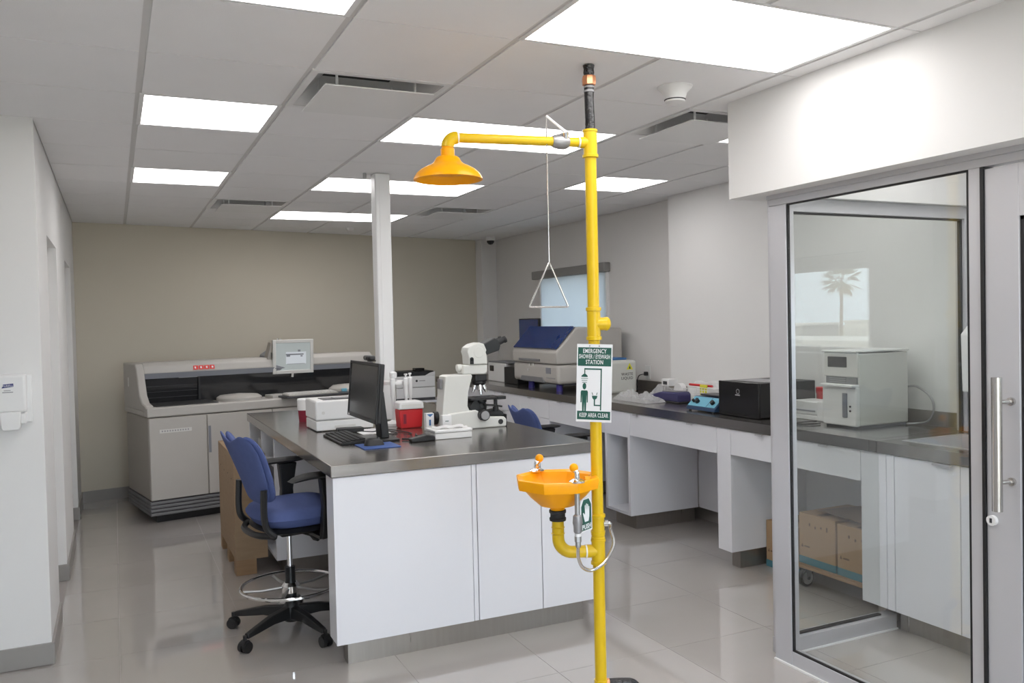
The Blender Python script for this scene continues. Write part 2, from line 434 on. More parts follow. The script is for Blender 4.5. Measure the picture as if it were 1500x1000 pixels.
# baseboards
struct('baseboard_left', MB().box(XL, XL+.012, YC-.012, D1[0], 0, .105).box(XL, XL+.012, D1[1], D2[0], 0, .105).box(XL-T+.01, XL+.012, D1[1]-.012, D1[1], 0, .105).box(XL-T+.01, XL+.012, D2[1]-.012, D2[1], 0, .105).box(XL, XL+.012, D2[1], 6.15, 0, .105), 'baseboard', smooth=0)
struct('baseboard_corner', box(XFL, XL, YC-.012, YC, 0, .105), 'baseboard', smooth=0)
p0, p1 = (XL+.012, yback(XL)), (4.0, yback(4.0))
struct('baseboard_back', MB().prism([p0, p1, (p1[0], p1[1]-.012), (p0[0], p0[1]-.012)], 'z', 0, .105), 'baseboard', smooth=0)
struct('baseboard_right', MB().box(XP-.012, XP, .47, YP, 0, .105).box(XR-.012, XR, YP, 6.9, 0, .105), 'baseboard', smooth=0)

def window_unit(name, x, y0, y1, z0, z1, mullions=()):
    m = MB(); fw = .035
    m.box(x, x+.05, y0, y0+fw, z0, z1).box(x, x+.05, y1-fw, y1, z0, z1).box(x, x+.05, y0, y1, z0, z0+fw).box(x, x+.05, y0, y1, z1-fw, z1)
    o = struct(name, m, 'white_metal', smooth=0)
    obj('pane', box(x+.02, x+.026, y0+fw, y1-fw, z0+fw, z1-fw), 'glass_clear', o, smooth=0)
    for q in mullions: obj('mullion', box(x+.005, x+.045, q-.02, q+.02, z0+fw, z1-fw), 'white_metal', o, smooth=0)
    return o
window_unit('window_3', XR+.06, *W3)
window_unit('window_4', XP+.20, *W4)
m = MB(); fw = .05
m.box(W5[0], W5[1], YR-.1, YR-.04, W5[2], W5[2]+fw).box(W5[0], W5[1], YR-.1, YR-.04, W5[3]-fw, W5[3]).box(W5[0], W5[0]+fw, YR-.1, YR-.04, W5[2], W5[3]).box(W5[1]-fw, W5[1], YR-.1, YR-.04, W5[2], W5[3])
w5 = struct('window_5', m, 'white_metal', smooth=0)
for k in range(3):
    xm = W5[0] + (k+1)*(W5[1]-W5[0])/4; obj('mullion', box(xm-.025, xm+.025, YR-.095, YR-.045, W5[2]+fw, W5[3]-fw), 'white_metal', w5, smooth=0)
for k in range(4):
    a = W5[0]+k*(W5[1]-W5[0])/4; obj('pane', box(a+.05, a+(W5[1]-W5[0])/4-.05, YR-.073, YR-.067, W5[2]+fw, W5[3]-fw), 'glass_clear', w5, smooth=0)

# glazed cabin: front glazing (plane x=2.66), side glazing (plane y=.35), aluminium door
XG = 2.672; F0, F1 = 2.66, 2.71
m = MB(); m.box(F0, F1, .205, .312, 0, 2.13).box(F0, F1, -1.76, .312, 2.13, 2.178).box(F0+.003, F1, -.71, .205, .006, .07).box(F0, F1, -.76, -.71, 0, 2.13).box(F0, F1, -1.76, -1.70, 0, 2.13)
w1 = struct('window_1', m, 'alu', bevel=.002)
obj('header_trim', box(F0-.012, F1, -1.76, .315, 2.160, 2.1795), 'alu', w1, smooth=0)
obj('pane', box(XG-.004, XG+.004, -.709, .206, .071, 2.129), 'glass_front', w1, smooth=0)
g = MB(); gx0, gx1 = XG-.006, XG+.006
g.box(gx0, gx1, .197, .2055, .07, 2.13).box(gx0, gx1, -.7055, -.698, .07, 2.13).box(gx0, gx1, -.7, .2, .0695, .077).box(gx0, gx1, -.7, .2, 2.123, 2.1305)
obj('gasket', g, 'gasket', w1, smooth=0)
obj('sealant', box(F0-.008, F0+.002, -.76, .312, 0, .008), 'paper', w1, smooth=0)
YS = .35
m = MB(); m.box(2.711, 4.02, YS-.03, YS+.03, 2.115, 2.179).box(2.711, 3.47, YS-.035, YS+.035, 0, .075).box(4.02, XP-.001, YS-.03, YS+.03, .972, 2.179).box(2.711, 2.74, YS-.03, YS+.03, .075, 2.115)
w2 = struct('window_2', m, 'alu', bevel=.002)
obj('pane', MB().prism([(2.741, .076), (3.388, .076), (3.388, .911), (3.379, .911), (3.379, .972), (4.019, .972), (4.019, 2.114), (2.741, 2.114)], 'y', YS-.004, YS+.004), 'glass_clear', w2, smooth=0)
g = MB(); g.box(2.74, 4.02, YS-.011, YS+.011, 2.107, 2.1155).box(4.011, 4.0205, YS-.011, YS+.011, .973, 2.11).box(2.74, 3.386, YS-.011, YS+.011, .0745, .083)
obj('gasket', g, 'gasket', w2, smooth=0)
obj('sealant', box(2.72, 3.47, YS-.044, YS-.034, 0, .007), 'paper', w2, smooth=0)
# door
Y0, Y1 = -.772, -1.688; XG = 2.682
m = MB(); m.box(XG-.022, XG+.022, Y0-.125, Y0, .008, 2.12).box(XG-.022, XG+.022, Y1, Y1+.125, .008, 2.12).box(XG-.022, XG+.022, Y1+.125, Y0-.125, 1.943, 2.12).box(XG-.022, XG+.022, Y1+.125, Y0-.125, .008, .2)
d1 = struct('door_1', m, 'alu', bevel=.002)
obj('pane', box(XG-.004, XG+.004, Y1+.124, Y0-.124, .199, 1.944), 'glass_front', d1, smooth=0)
g = MB(); a, b = Y1+.125, Y0-.125
g.box(XG-.014, XG+.014, a, a+.012, .2, 1.943).box(XG-.014, XG+.014, b-.012, b, .2, 1.943).box(XG-.014, XG+.014, a, b, 1.931, 1.943).box(XG-.014, XG+.014, a, b, .2, .212)
obj('gasket', g, 'gasket', d1, smooth=0)
obj('gap_shade', box(XG-.03, XG+.03, Y0, Y0+.012, .004, 2.129), 'gasket', d1, smooth=0)  # black strip stands in for the shaded gap between mullion and door
h = obj('handle', MB().cyl((XG-.085, -.856, .935), (XG-.085, -.856, 1.395), .017, n=20), 'steel_bar', d1)
obj('standoff', MB().cyl((XG-.085, -.856, 1.31), (XG-.02, -.868, 1.31), .008).cyl((XG-.032, -.868, 1.31), (XG-.021, -.868, 1.31), .014), 'steel_bar', h)
obj('standoff', MB().cyl((XG-.085, -.856, 1.033), (XG-.02, -.868, 1.033), .008).cyl((XG-.032, -.868, 1.033), (XG-.021, -.868, 1.033), .014), 'steel_bar', h)
lk = obj('lock_cylinder', MB().cyl((XG-.036, -.796, .885), (XG-.02, -.796, .885), .018, n=20), 'white_plastic', d1)
obj('keyhole', box(XG-.038, XG-.0355, -.800, -.792, .877, .893), 'ink', lk)

# ================================================================== CEILING FIXTURES
for c, sp, where in LIGHTS:
    x0, y0 = c[0]*CT, c[1]*CT; x1, y1 = x0+sp*CT, y0+CT
    t = thing('ceiling_light', ('double-width' if sp == 2 else 'single square') + ' white LED panel ' + where, 'ceiling light', ((x0+x1)/2, (y0+y1)/2, CH), 0, 'LED ceiling panels')
    e = .024
    m = MB(); m.box(x0+.004, x0+e, y0+.004, y1-.004, CH, CH+.03).box(x1-e, x1-.004, y0+.004, y1-.004, CH, CH+.03).box(x0+e, x1-e, y0+.004, y0+.016, CH, CH+.03).box(x0+e, x1-e, y1-.016, y1-.004, CH, CH+.03)
    obj('frame', m, 'white_metal', t, smooth=0)
    obj('diffuser', box(x0+e, x1-e, y0+.016, y1-.016, CH+.003, CH+.02), 'panel_light', t, smooth=0)
for c, where in DIFF:
    x0, y0 = c[0]*CT+.006, c[1]*CT+.006; x1, y1 = x0+.598, y0+.598
    t = thing('air_diffuser', 'square white metal air diffuser ' + where, 'air diffuser', ((x0+x1)/2, (y0+y1)/2, CH), 0, 'ceiling air diffusers')
    m = MB(); e = .03
    m.box(x0, x0+e, y0, y1, CH-.002, CH+.01).box(x1-e, x1, y0, y1, CH-.002, CH+.01).box(x0+e, x1-e, y0, y0+e, CH-.002, CH+.01).box(x0+e, x1-e, y1-e, y1, CH-.002, CH+.01)
    obj('flange', m, 'white_metal', t, smooth=0)
    cx, cy = (x0+x1)/2, (y0+y1)/2
    # sloping funnel walls up to a round neck
    m = MB(); R = .268; zt = CH+.115
    for k in range(4):
        a = Matrix.Translation((cx, cy, 0)) @ Matrix.Rotation(k*PI/2, 4, 'Z')
        vs = [a @ Vector(p) for p in ((-R, -R, CH+.002), (R, -R, CH+.002), (.155, -.155, zt), (-.155, -.155, zt), (-R, -R-.004, CH+.004), (R, -R-.004, CH+.004), (.155, -.159, zt+.002), (-.155, -.159, zt+.002))]
        m.add(vs, [(0,1,2,3),(4,7,6,5),(0,4,5,1),(2,6,7,3),(0,3,7,4),(1,5,6,2)])
    obj('funnel', m, 'white_metal', t, smooth=0)
    obj('neck', MB().box(cx-.155, cx+.155, cy-.155, cy+.155, zt-.002, zt+.02), 'dark_gap', t, smooth=0)
    pl = obj('face_plate', box(cx-.235, cx+.235, cy-.235, cy+.235, CH-.036, CH-.030), 'white_metal', t, bevel=.002)
    for sx in (-1, 1):
        for sy in (-1, 1): obj('post', MB().cyl((cx+sx*.17, cy+sy*.17, CH-.031), (cx+sx*.17, cy+sy*.17, CH+.095), .006, n=8), 'white_metal', pl)
t = thing('smoke_detector', 'round white smoke detector on ceiling tile near the soffit', 'smoke detector', (2.14, .315, CH))
obj('base', MB().lathe([(.078, -.004), (.078, 0)], (2.14, .315, CH), 28), 'white_plastic', t)
obj('body', MB().lathe([(.036, -.070), (.043, -.067), (.046, -.052), (.054, -.026), (.076, -.004)], (2.14, .315, CH), 28), 'white_plastic', t)
obj('slots', MB().lathe([(.0455, -.060), (.0475, -.056)], (2.14, .315, CH), 28), 'ink', t)
t = thing('sprinkler', 'small white sprinkler cap on ceiling by the beige wall', 'sprinkler', (2.16, 6.06, CH))
obj('cap', MB().lathe([(.025, -.03), (.035, -.022), (.045, -.004), (.045, 0)], (2.16, 6.06, CH), 20), 'white_plastic', t)
t = thing('dome_camera', 'small black and white dome camera at back right ceiling', 'camera', (4.02, 6.62, CH))
obj('housing', MB().lathe([(.052, -.045), (.058, -.03), (.058, 0)], (4.02, 6.62, CH), 24), 'white_plastic', t)
obj('dome', MB().lathe([(.004, -.093), (.025, -.087), (.042, -.068), (.046, -.045)], (4.02, 6.62, CH), 24), 'black_gloss', t)
# column
t = thing('column', 'white square steel column rising from the island worktop', 'column', (1.54, 2.83, .971))
obj('shaft', box(1.487, 1.593, 2.777, 2.883, .9715, CH-.001), 'white_metal', t, bevel=.008)
obj('cover_strip', box(1.515, 1.565, 2.774, 2.7775, 1.0, CH-.02), 'white_metal', t)
obj('conduit_stub', MB().cyl((1.43, 2.82, CH-.035), (1.43, 2.82, CH-.001), .012), 'grey_metal', t)

# ================================================================== EMERGENCY SHOWER
PX, PY = 1.617, .169
AX, AY = -.945, .327          # direction of arm and basin
t = thing('emergency_shower', 'yellow emergency shower and eyewash station on a tall pole', 'shower', (PX, PY, 0))
ry = .0235
def ring(m, z, r, h=.012, c=(PX, PY)): m.lathe([(ry, z-h), (r, z-h*.7), (r, z+h*.7), (ry, z+h)], (c[0], c[1], 0), 24); return m
obj('floor_flange', MB().lathe([(.075, 0), (.075, .008), (.03, .014), (.03, .05)], (PX, PY, 0), 28), 'yellow_pipe', t)
obj('lower_pole', MB().cyl((PX, PY, .012), (PX, PY, 1.55), ry, n=28), 'yellow_pipe', t)
obj('upper_pole', MB().cyl((PX, PY, 1.55), (PX, PY, 2.29), ry, n=28), 'yellow_pipe', t)
m = MB().cyl((PX, PY, 1.548), (PX, PY, 1.665), .027, n=28); ring(m, 1.548, .031, .009); ring(m, 1.665, .031, .009)
bd = Vector((.93, -.37, 0)); c = Vector((PX, PY, 1.605))
tee = obj('wall_bracket_tee', m, 'yellow_pipe', t)
obj('plug', MB().cyl(c, c+bd*.05, .026, n=24).sphere(c+bd*.05, .028, sc=(.7, .7, 1)), 'yellow_pipe', tee)
# top tee with arm
m = MB().cyl((PX, PY, 2.275), (PX, PY, 2.375), .0275, n=28); ring(m, 2.275, .032, .008); ring(m, 2.375, .030, .006)
a0 = Vector((PX, PY, 2.328)); ad = Vector((-.987, .157, 0))
m.cyl(a0, a0+ad*.045, .0225, n=24)
obj('top_tee', m, 'yellow_pipe', t)
arm = obj('arm', MB().cyl(a0+ad*.04, a0+ad*.552, .0185, n=24), 'yellow_pipe', t)
obj('thread_ring', MB().cyl(a0+ad*.043, a0+ad*.052, .021, n=24).cyl(a0+ad*.538, a0+ad*.545, .022, n=24), 'paper', arm)
# elbow and head
e0 = a0+ad*.545; pts = [e0]
for k in range(1, 9):
    an = k*PI/16; pts.append(e0 + ad*(.037*math.sin(an)) + Vector((0, 0, -.037*(1-math.cos(an)))))
obj('elbow', MB().tube(pts, .0245, 20), 'yellow_pipe', t)
H = pts[-1]; hx, hy, hz0 = H.x, H.y, H.z
prof = [(.0215, .012), (.0215, -.004), (.0265, -.008), (.0265, -.034), (.036, -.036), (.044, -.041), (.049, -.050), (.054, -.058), (.064, -.066), (.084, -.075), (.104, -.086), (.120, -.100), (.129, -.114), (.132, -.124), (.128, -.125), (.118, -.108), (.098, -.094), (.06, -.084), (.003, -.082)]
hd = obj('shower_head', MB().lathe(prof, H, 48), 'yellow_plastic', t)
obj('spray_plate', MB().lathe([(.003, -.100), (.075, -.100), (.075, -.096), (.003, -.096)], H, 36), 'orange_in', hd)
# ball valve, lever, pull rod with triangle
v0 = a0+ad*.115
vb = obj('ball_valve', MB().tube([a0+ad*.092, a0+ad*.098, a0+ad*.11, a0+ad*.132, a0+ad*.150, a0+ad*.160], .02, 20, rs=[.022, .026, .030, .030, .026, .022]), 'galv', t)
obj('valve_stem', MB().cyl(a0+ad*.115+Vector((0, -.02, .01)), a0+ad*.115+Vector((-.005, -.03, .032)), .011, n=14).box(a0.x+ad.x*.115-.012, a0.x+ad.x*.115+.012, a0.y+ad.y*.115-.03, a0.y+ad.y*.115+.005, a0.z+.022, a0.z+.032), 'chrome', vb)
lt = a0+ad*.188+Vector((0, -.01, .096)); l0 = a0+ad*.108+Vector((0, -.02, .03))
lv = obj('valve_lever', MB().tube([l0, l0.lerp(lt, .5), lt], .006, 8, rs=[.008, .006, .006]), 'white_metal', vb)
rb = Vector((lt.x, lt.y, 1.853)); 
rod = obj('pull_rod', MB().cyl(lt+Vector((0, 0, .004)), rb, .0027, n=8), 'steel_bar', t)
sa = Vector((.87, -.49, 0)); ta, tb, tc = rb, rb+sa*-.083+Vector((0, 0, -.176)), rb+sa*.072+Vector((0, 0, -.178))
tri = []
for P, Q, Rr in ((ta, tb, tc), (tb, tc, ta), (tc, ta, tb)):
    tri += [P.lerp(Rr, .03), P.lerp(P.lerp(Rr, .03).lerp(P.lerp(Q, .03), .5), .6), P.lerp(Q, .03)]
obj('triangle_handle', MB().tube(tri, .0036, 8, closed=True), 'steel_bar', rod)
# black taped supply pipe up to the ceiling
pp = [(PX, PY, 2.375), (PX+.001, PY, 2.42), (PX-.001, PY, 2.5), (PX, PY, 2.56)]
obj('taped_pipe', MB().tube(pp, .019, 18, rs=[.021, .0195, .0185, .0205]), 'tape', t)
obj('copper_union', MB().lathe([(.018, -.022), (.027, -.018), (.029, 0), (.027, .016), (.020, .020)], (PX, PY, 2.575), 8), 'copper', t)
obj('insulation', MB().lathe([(.018, 2.592), (.022, 2.605), (.020, 2.62), (.024, CH-.003)], (PX, PY, 0), 14), 'tape', t)
for zz, hh in ((2.545, .006), (2.528, .008)):
    obj('tape_print', MB().lathe([(.0206, zz), (.0209, zz), (.0209, zz+hh), (.0206, zz+hh)], (PX, PY, 0), 18, closed=True), 'ink_grey', t)
# lower fittings
m = MB().cyl((PX, PY, .765), (PX, PY, .835), .0265, n=28); ring(m, .767, .029, .006); ring(m, .833, .031, .008)
obj('supply_tee', m, 'yellow_pipe', t)
obj('union', MB().lathe([(ry, .735), (.028, .738), (.028, .746), (.025, .75), (.028, .754), (.028, .762), (ry, .765)], (PX, PY, 0), 24), 'yellow_pipe', t)
bc = Vector((PX, PY, 0)) + Vector((AX, AY, 0))*.163
ad = Vector((AX, AY, 0))
m = MB().cyl((PX, PY, .64), (PX, PY, .735), .0275, n=28); ring(m, .642, .031, .008); ring(m, .733, .030, .006)
d0 = Vector((PX, PY, .69)); m.cyl(d0, d0+ad*.05, .026, n=24)
obj('drain_tee', m, 'yellow_pipe', t)
pts = [d0+ad*.045, d0+ad*.105]
for k in range(1, 9):
    an = k*PI/16; pts.append(d0+ad*(.105+.058*math.sin(an))+Vector((0, 0, .058*(1-math.cos(an)))))
pts.append(pts[-1]+Vector((0, 0, .075)))
dp = obj('drain_pipe', MB().tube(pts, .0245, 20), 'yellow_pipe', t)
obj('sealant_ring', MB().cyl(d0+ad*.048, d0+ad*.054, .0275, n=24), 'paper', dp)
pe = pts[-1]
ringm = MB()
for zz in (pe.z-.055, pe.z-.03): ringm.lathe([(.0243, zz-.003), (.0275, zz), (.0243, zz+.003)], (pe.x, pe.y, 0), 24)
obj('socket_rings', ringm, 'yellow_pipe', dp)
obj('rubber_coupling', MB().lathe([(.025, -.004), (.033, -.002), (.034, .008), (.030, .012), (.030, .026), (.034, .030), (.034, .040), (.026, .042)], pe, 24), 'black_soft', t)
# basin
bz = .995; bx, by = pe.x, pe.y
def octo(r, z, tw=0):
    out = []
    for k in range(48):
        a = 2*PI*k/48; q = (a-tw) % (PI/4) - PI/8
        k8 = min(1, max(0, (r-.05)/.08))*.9; rr = r*((1-k8)+k8*(math.cos(PI/8)/math.cos(q)))*1.03
        out.append((bx+rr*math.cos(a), by+rr*math.sin(a), z))
    return out
rings = [octo(.026, pe.z+.038), octo(.034, pe.z+.06), octo(.070, .885), octo(.115, .925), octo(.138, .952), octo(.150, .955), octo(.163, .957), octo(.168, .99), octo(.166, .998), octo(.158, 1.0), octo(.142, .992), octo(.132, .975), octo(.105, .935), octo(.06, .900), octo(.022, .885)]
m = MB(); vs = [p for r in rings for p in r]; n = 48
fs = [(i*n+k, i*n+(k+1) % n, (i+1)*n+(k+1) % n, (i+1)*n+k) for i in range(len(rings)-1) for k in range(n)] + [tuple(range(n))[::-1], tuple(range((len(rings)-1)*n, len(rings)*n))]
m.add(vs, fs); bs = obj('basin', m, 'yellow_plastic', t, smooth=30)
obj('drain_grid', MB().lathe([(.018, .886), (.018, .888)], (bx, by, 0), 16), 'chrome', bs)
obj('basin_bracket', MB().cyl((PX, PY, .972), (PX+AX*.05, PY+AY*.05, .972), .022, n=16), 'yellow_plastic', t)
for k, (sx, sy, hgt) in enumerate(((bx-.018, by+.142, .06), (bx+.008, by-.148, .045))):
    s = obj('spray_head', MB().lathe([(.031, .998), (.031, 1.003), (.022, 1.008), (.012, 1.012), (.012, 1.02)], (sx, sy, 0), 24), 'chrome', t)
    ins = Vector((.9, .0, 0)) if k == 0 else Vector((-.35, .9, 0))
    b = Vector((sx, sy, 1.018)); e = b+Vector((0, 0, .022))+ins*.010
    obj('gooseneck', MB().tube(smooth_path([b, b+Vector((0, 0, .016)), e]), .0105, 14), 'chrome', s)
    obj('dust_cap', MB().sphere(e+ins*.004+Vector((0, 0, .012)), .0175), 'yellow_plastic', s)
# riser to the front spray head, push flag and braided hose
rx, ryy = bx+.008, by-.148
rs = obj('riser', MB().cyl((rx, ryy, .845), (rx, ryy, 1.0), .0105, n=16), 'grey_metal', t)
obj('push_valve', MB().lathe([(.012, .80), (.016, .805), (.017, .83), (.020, .84), (.017, .868), (.0115, .872)], (rx, ryy, 0), 16), 'galv', t)
obj('thread_tape', MB().cyl((rx, ryy, .788), (rx, ryy, .800), .0125, n=16), 'paper', rs)
obj('hose_nut', MB().lathe([(.009, .745), (.0115, .75), (.0115, .765), (.014, .768), (.014, .788)], (rx, ryy, 0), 8), 'grey_metal', t)
hp = smooth_path([(rx, ryy, .748), (rx+.006, ryy+.01, .70), (rx+.035, ryy+.03, .655), (rx+.085, ryy+.045, .632), (rx+.155, ryy+.06, .652), (rx+.205, ryy+.075, .712), (rx+.198, ryy+.082, .772), (PX+.042, PY-.025, .800), (PX+.022, PY-.016, .802)], 8)
obj('braided_hose', MB().tube(hp, .0068, 10), 'steel_bar', t)
obj('hose_fitting', MB().cyl((PX+.02, PY-.014, .802), (PX+.035, PY-.022, .802), .013, n=10), 'chrome', t)
pc = Vector((1.515, .088, .868)); pa = math.radians(28); pu = Vector((math.cos(pa), math.sin(pa), 0)); pn = Vector((math.sin(pa), -math.cos(pa), 0))
def pl_(a, z, d): return pc + pu*a + Vector((0, 0, z)) + pn*d
def plate(poly, d0, d1):
    n = len(poly); vs = [pl_(a, z, d0) for a, z in poly]+[pl_(a, z, d1) for a, z in poly]
    return MB().add(vs, [tuple(range(n)), tuple(range(n, 2*n))[::-1]]+[(i, (i+1) % n, n+(i+1) % n, n+i) for i in range(n)])
out = [(-.042, -.068), (.042, -.068), (.042, .035), (.022, .062), (-.022, .062), (-.042, .035)]
ps = obj('push_flag', plate(out, 0, .003), 'sign_white', t)
obj('green_field', plate([(a*.86, z*.92) for a, z in out], .003, .0036), 'green_sign', ps)
hand = [(-.012, -.03), (.014, -.03), (.020, -.012), (.021, .026), (.017, .028), (.015, .004), (.012, .036), (.008, .037), (.006, .006), (.003, .040), (-.001, .040), (-.003, .006), (-.007, .036), (-.011, .034), (-.010, -.002), (-.022, .008), (-.026, .004), (-.018, -.016)]
obj('hand_symbol', plate(hand, .0036, .0042), 'sign_white', ps)
text_obj('push_text', 'PUSH', .026, 'sign_white', ps, facing(pl_(0, -.050, .0040), pu), bold=.0008)
obj('flag_stem', MB().cyl((rx, ryy, .84), pl_(-.02, .0, -.002), .005, n=8), 'grey_metal', t)
# floor drain pipe
obj('floor_drain_pipe', MB().tube(smooth_path([(PX+.02, PY-.005, .145), (PX+.08, PY-.03, .146), (PX+.125, PY-.045, .138), (PX+.14, PY-.05, .10), (PX+.14, PY-.05, .0)]), .019, 14), 'tape', t)
obj('copper_collar', MB().cyl((PX+.018, PY-.005, .145), (PX+.032, PY-.011, .145), .022, n=16), 'copper', t)
obj('bottom_tee', MB().cyl((PX, PY, .10), (PX, PY, .165), .0275, n=28), 'yellow_pipe', t)

# safety sign hung on the pole
SA = math.radians(-36)
s = thing('safety_sign', 'white and green emergency shower eyewash station sign on yellow pole', 'sign', (PX-.004, PY-.005, 1.37), SA, local=True)
s.rotation_euler = (0, math.radians(2.2), SA)
sw, sh, sy = .0705, .155, -.027
obj('plate', box(-sw, sw, sy, sy+.003, -sh, sh), 'sign_white', s, smooth=0)
def flat(name, poly, material='green_sign', d=.0006, off=0): return obj(name, MB().prism(poly, 'y', sy-d-off, sy-off), material, s, smooth=0)
def rect(a, b, c, d): return [(a, c), (b, c), (b, d), (a, d)]
flat('header', rect(-.066, .066, .068, .142)); flat('footer', rect(-.066, .066, -.146, -.112))
def stxt(n, body, size, z, sx=1, c='sign_white'): return text_obj(n, body, size, c, s, facing((0, sy-.0009, z), (1, 0, 0)), sx=sx*.94, bold=.0003)
stxt('header_text', 'EMERGENCY', .0235, .127, .70); stxt('header_text', 'SHOWER / EYEWASH', .0235, .105, .555); stxt('header_text', 'STATION', .0235, .083, .72)
stxt('footer_text', 'KEEP AREA CLEAR', .0235, -.129, .60)
flat('shower_pipe_symbol', [(-.040, .030), (-.040, .059), (.030, .059), (.030, -.108), (.025, -.108), (.025, .053), (-.036, .053), (-.036, .030)])
flat('shower_head_symbol', [(-.051, .024), (-.026, .024), (-.026, .028), (-.034, .036), (-.043, .036), (-.051, .028)])
for q in range(3): flat('spray_symbol', rect(-.052+.002*q, -.025-.002*q, .017-.008*q, .019-.008*q))
flat('person_head_symbol', [(-.0385+.0075*math.cos(a*PI/8), -.013+.013*math.sin(a*PI/8)) for a in range(16)])
flat('person_symbol', [(-.050, -.030), (-.027, -.030), (-.024, -.036), (-.024, -.078), (-.028, -.078), (-.029, -.045), (-.031, -.112), (-.037, -.112), (-.0385, -.075), (-.040, -.112), (-.046, -.112), (-.048, -.045), (-.049, -.078), (-.053, -.078), (-.053, -.036)])
flat('eyewash_symbol', [(-.008, -.050), (.014, -.050), (.012, -.060), (.005, -.066), (.005, -.086), (.026, -.086), (.026, -.091), (.0, -.091), (.0, -.066), (-.006, -.060)])
flat('jet_symbol', [(-.006, -.047), (-.009, -.037), (-.007, -.037), (-.003, -.047)]); flat('jet_symbol', [(.009, -.047), (.012, -.037), (.014, -.037), (.012, -.047)])
for fx in (-.020, .018): obj('fixing', MB().cyl((fx, sy-.002, .148), (fx, sy+.001, .148), .003, n=10), 'ink_grey', s)

# ================================================================== ISLAND
IX0, IX1, IY0, IY1, ZT = .765, 2.18, 1.145, 3.89, .97
solo('island_worktop', box(IX0, IX1, IY0, IY1, ZT-.058, ZT), 'steel_top', 'brushed steel worktop of the central lab island', 'worktop', (1.47, 2.5, ZT-.058), bevel=.003)
t = thing('end_cabinet', 'white laminate end unit of island facing the yellow shower', 'cabinet', (1.47, 1.24, 0))
obj('body', box(IX0+.012, IX1-.012, 1.175, 1.305, .118, ZT-.059), 'lam_white', t, bevel=.002)
px = [IX0+.010, 1.475, 1.502, 1.862, IX1-.010]
obj('door', box(px[0], px[1]-.003, 1.156, 1.174, .118, ZT-.061), 'lam_white', t, bevel=.0015)
obj('filler', box(px[1], px[2]-.003, 1.158, 1.174, .118, ZT-.061), 'lam_white', t, bevel=.0015)
obj('door', box(px[2], px[3]-.002, 1.156, 1.174, .118, ZT-.061), 'lam_white', t, bevel=.0015)
obj('door', box(px[3]+.002, px[4], 1.156, 1.174, .118, ZT-.061), 'lam_white', t, bevel=.0015)
obj('plinth', box(IX0+.075, IX1-.05, 1.215, 1.30, 0, .118), 'steel_kick', t, smooth=0)
t = thing('shelf_cabinet', 'white open shelf cabinet under the island behind the blue chair', 'cabinet', (1.47, 3.32, 0))
m = MB().box(IX0+.012, IX1-.02, 2.78, 2.80, .118, ZT-.059).box(IX0+.012, IX1-.02, 3.85, 3.87, .118, ZT-.059).box(IX0+.012, IX1-.02, 2.80, 3.85, .118, .138).box(1.44, 1.46, 2.80, 3.85, .138, ZT-.059)
obj('body', m, 'lam_white', t, smooth=0)
obj('divider', box(IX0+.014, 1.44, 3.30, 3.32, .138, ZT-.059), 'lam_white', t, smooth=0)
for a, b in ((2.80, 3.30), (3.32, 3.85)): obj('shelf', box(IX0+.03, 1.44, a, b, .70, .716), 'lam_white', t, smooth=0)
obj('drawer_front', box(IX1-.02, IX1-.004, 2.79, 3.86, .125, ZT-.061), 'lam_white', t, smooth=0)
obj('plinth', box(IX0+.08, IX1-.06, 2.84, 3.82, 0, .118), 'steel_kick', t, smooth=0)
solo('back_panel', box(1.44, 1.46, 1.306, 2.779, .118, ZT-.059), 'lam_white', 'white modesty panel in the knee space under island worktop', 'panel', (1.45, 2.0, .118))
solo('shelf_binder', box(.84, 1.10, 3.42, 3.50, .7165, .84), 'dark_grey', 'dark box file on the shelf inside island cabinet', 'binder', (.97, 3.46, .7165), bevel=.003)
solo('shelf_box', box(.82, 1.05, 3.56, 3.74, .7165, .80), 'offwhite', 'pale carton on the shelf inside island cabinet', 'box', (.93, 3.65, .7165), bevel=.003)

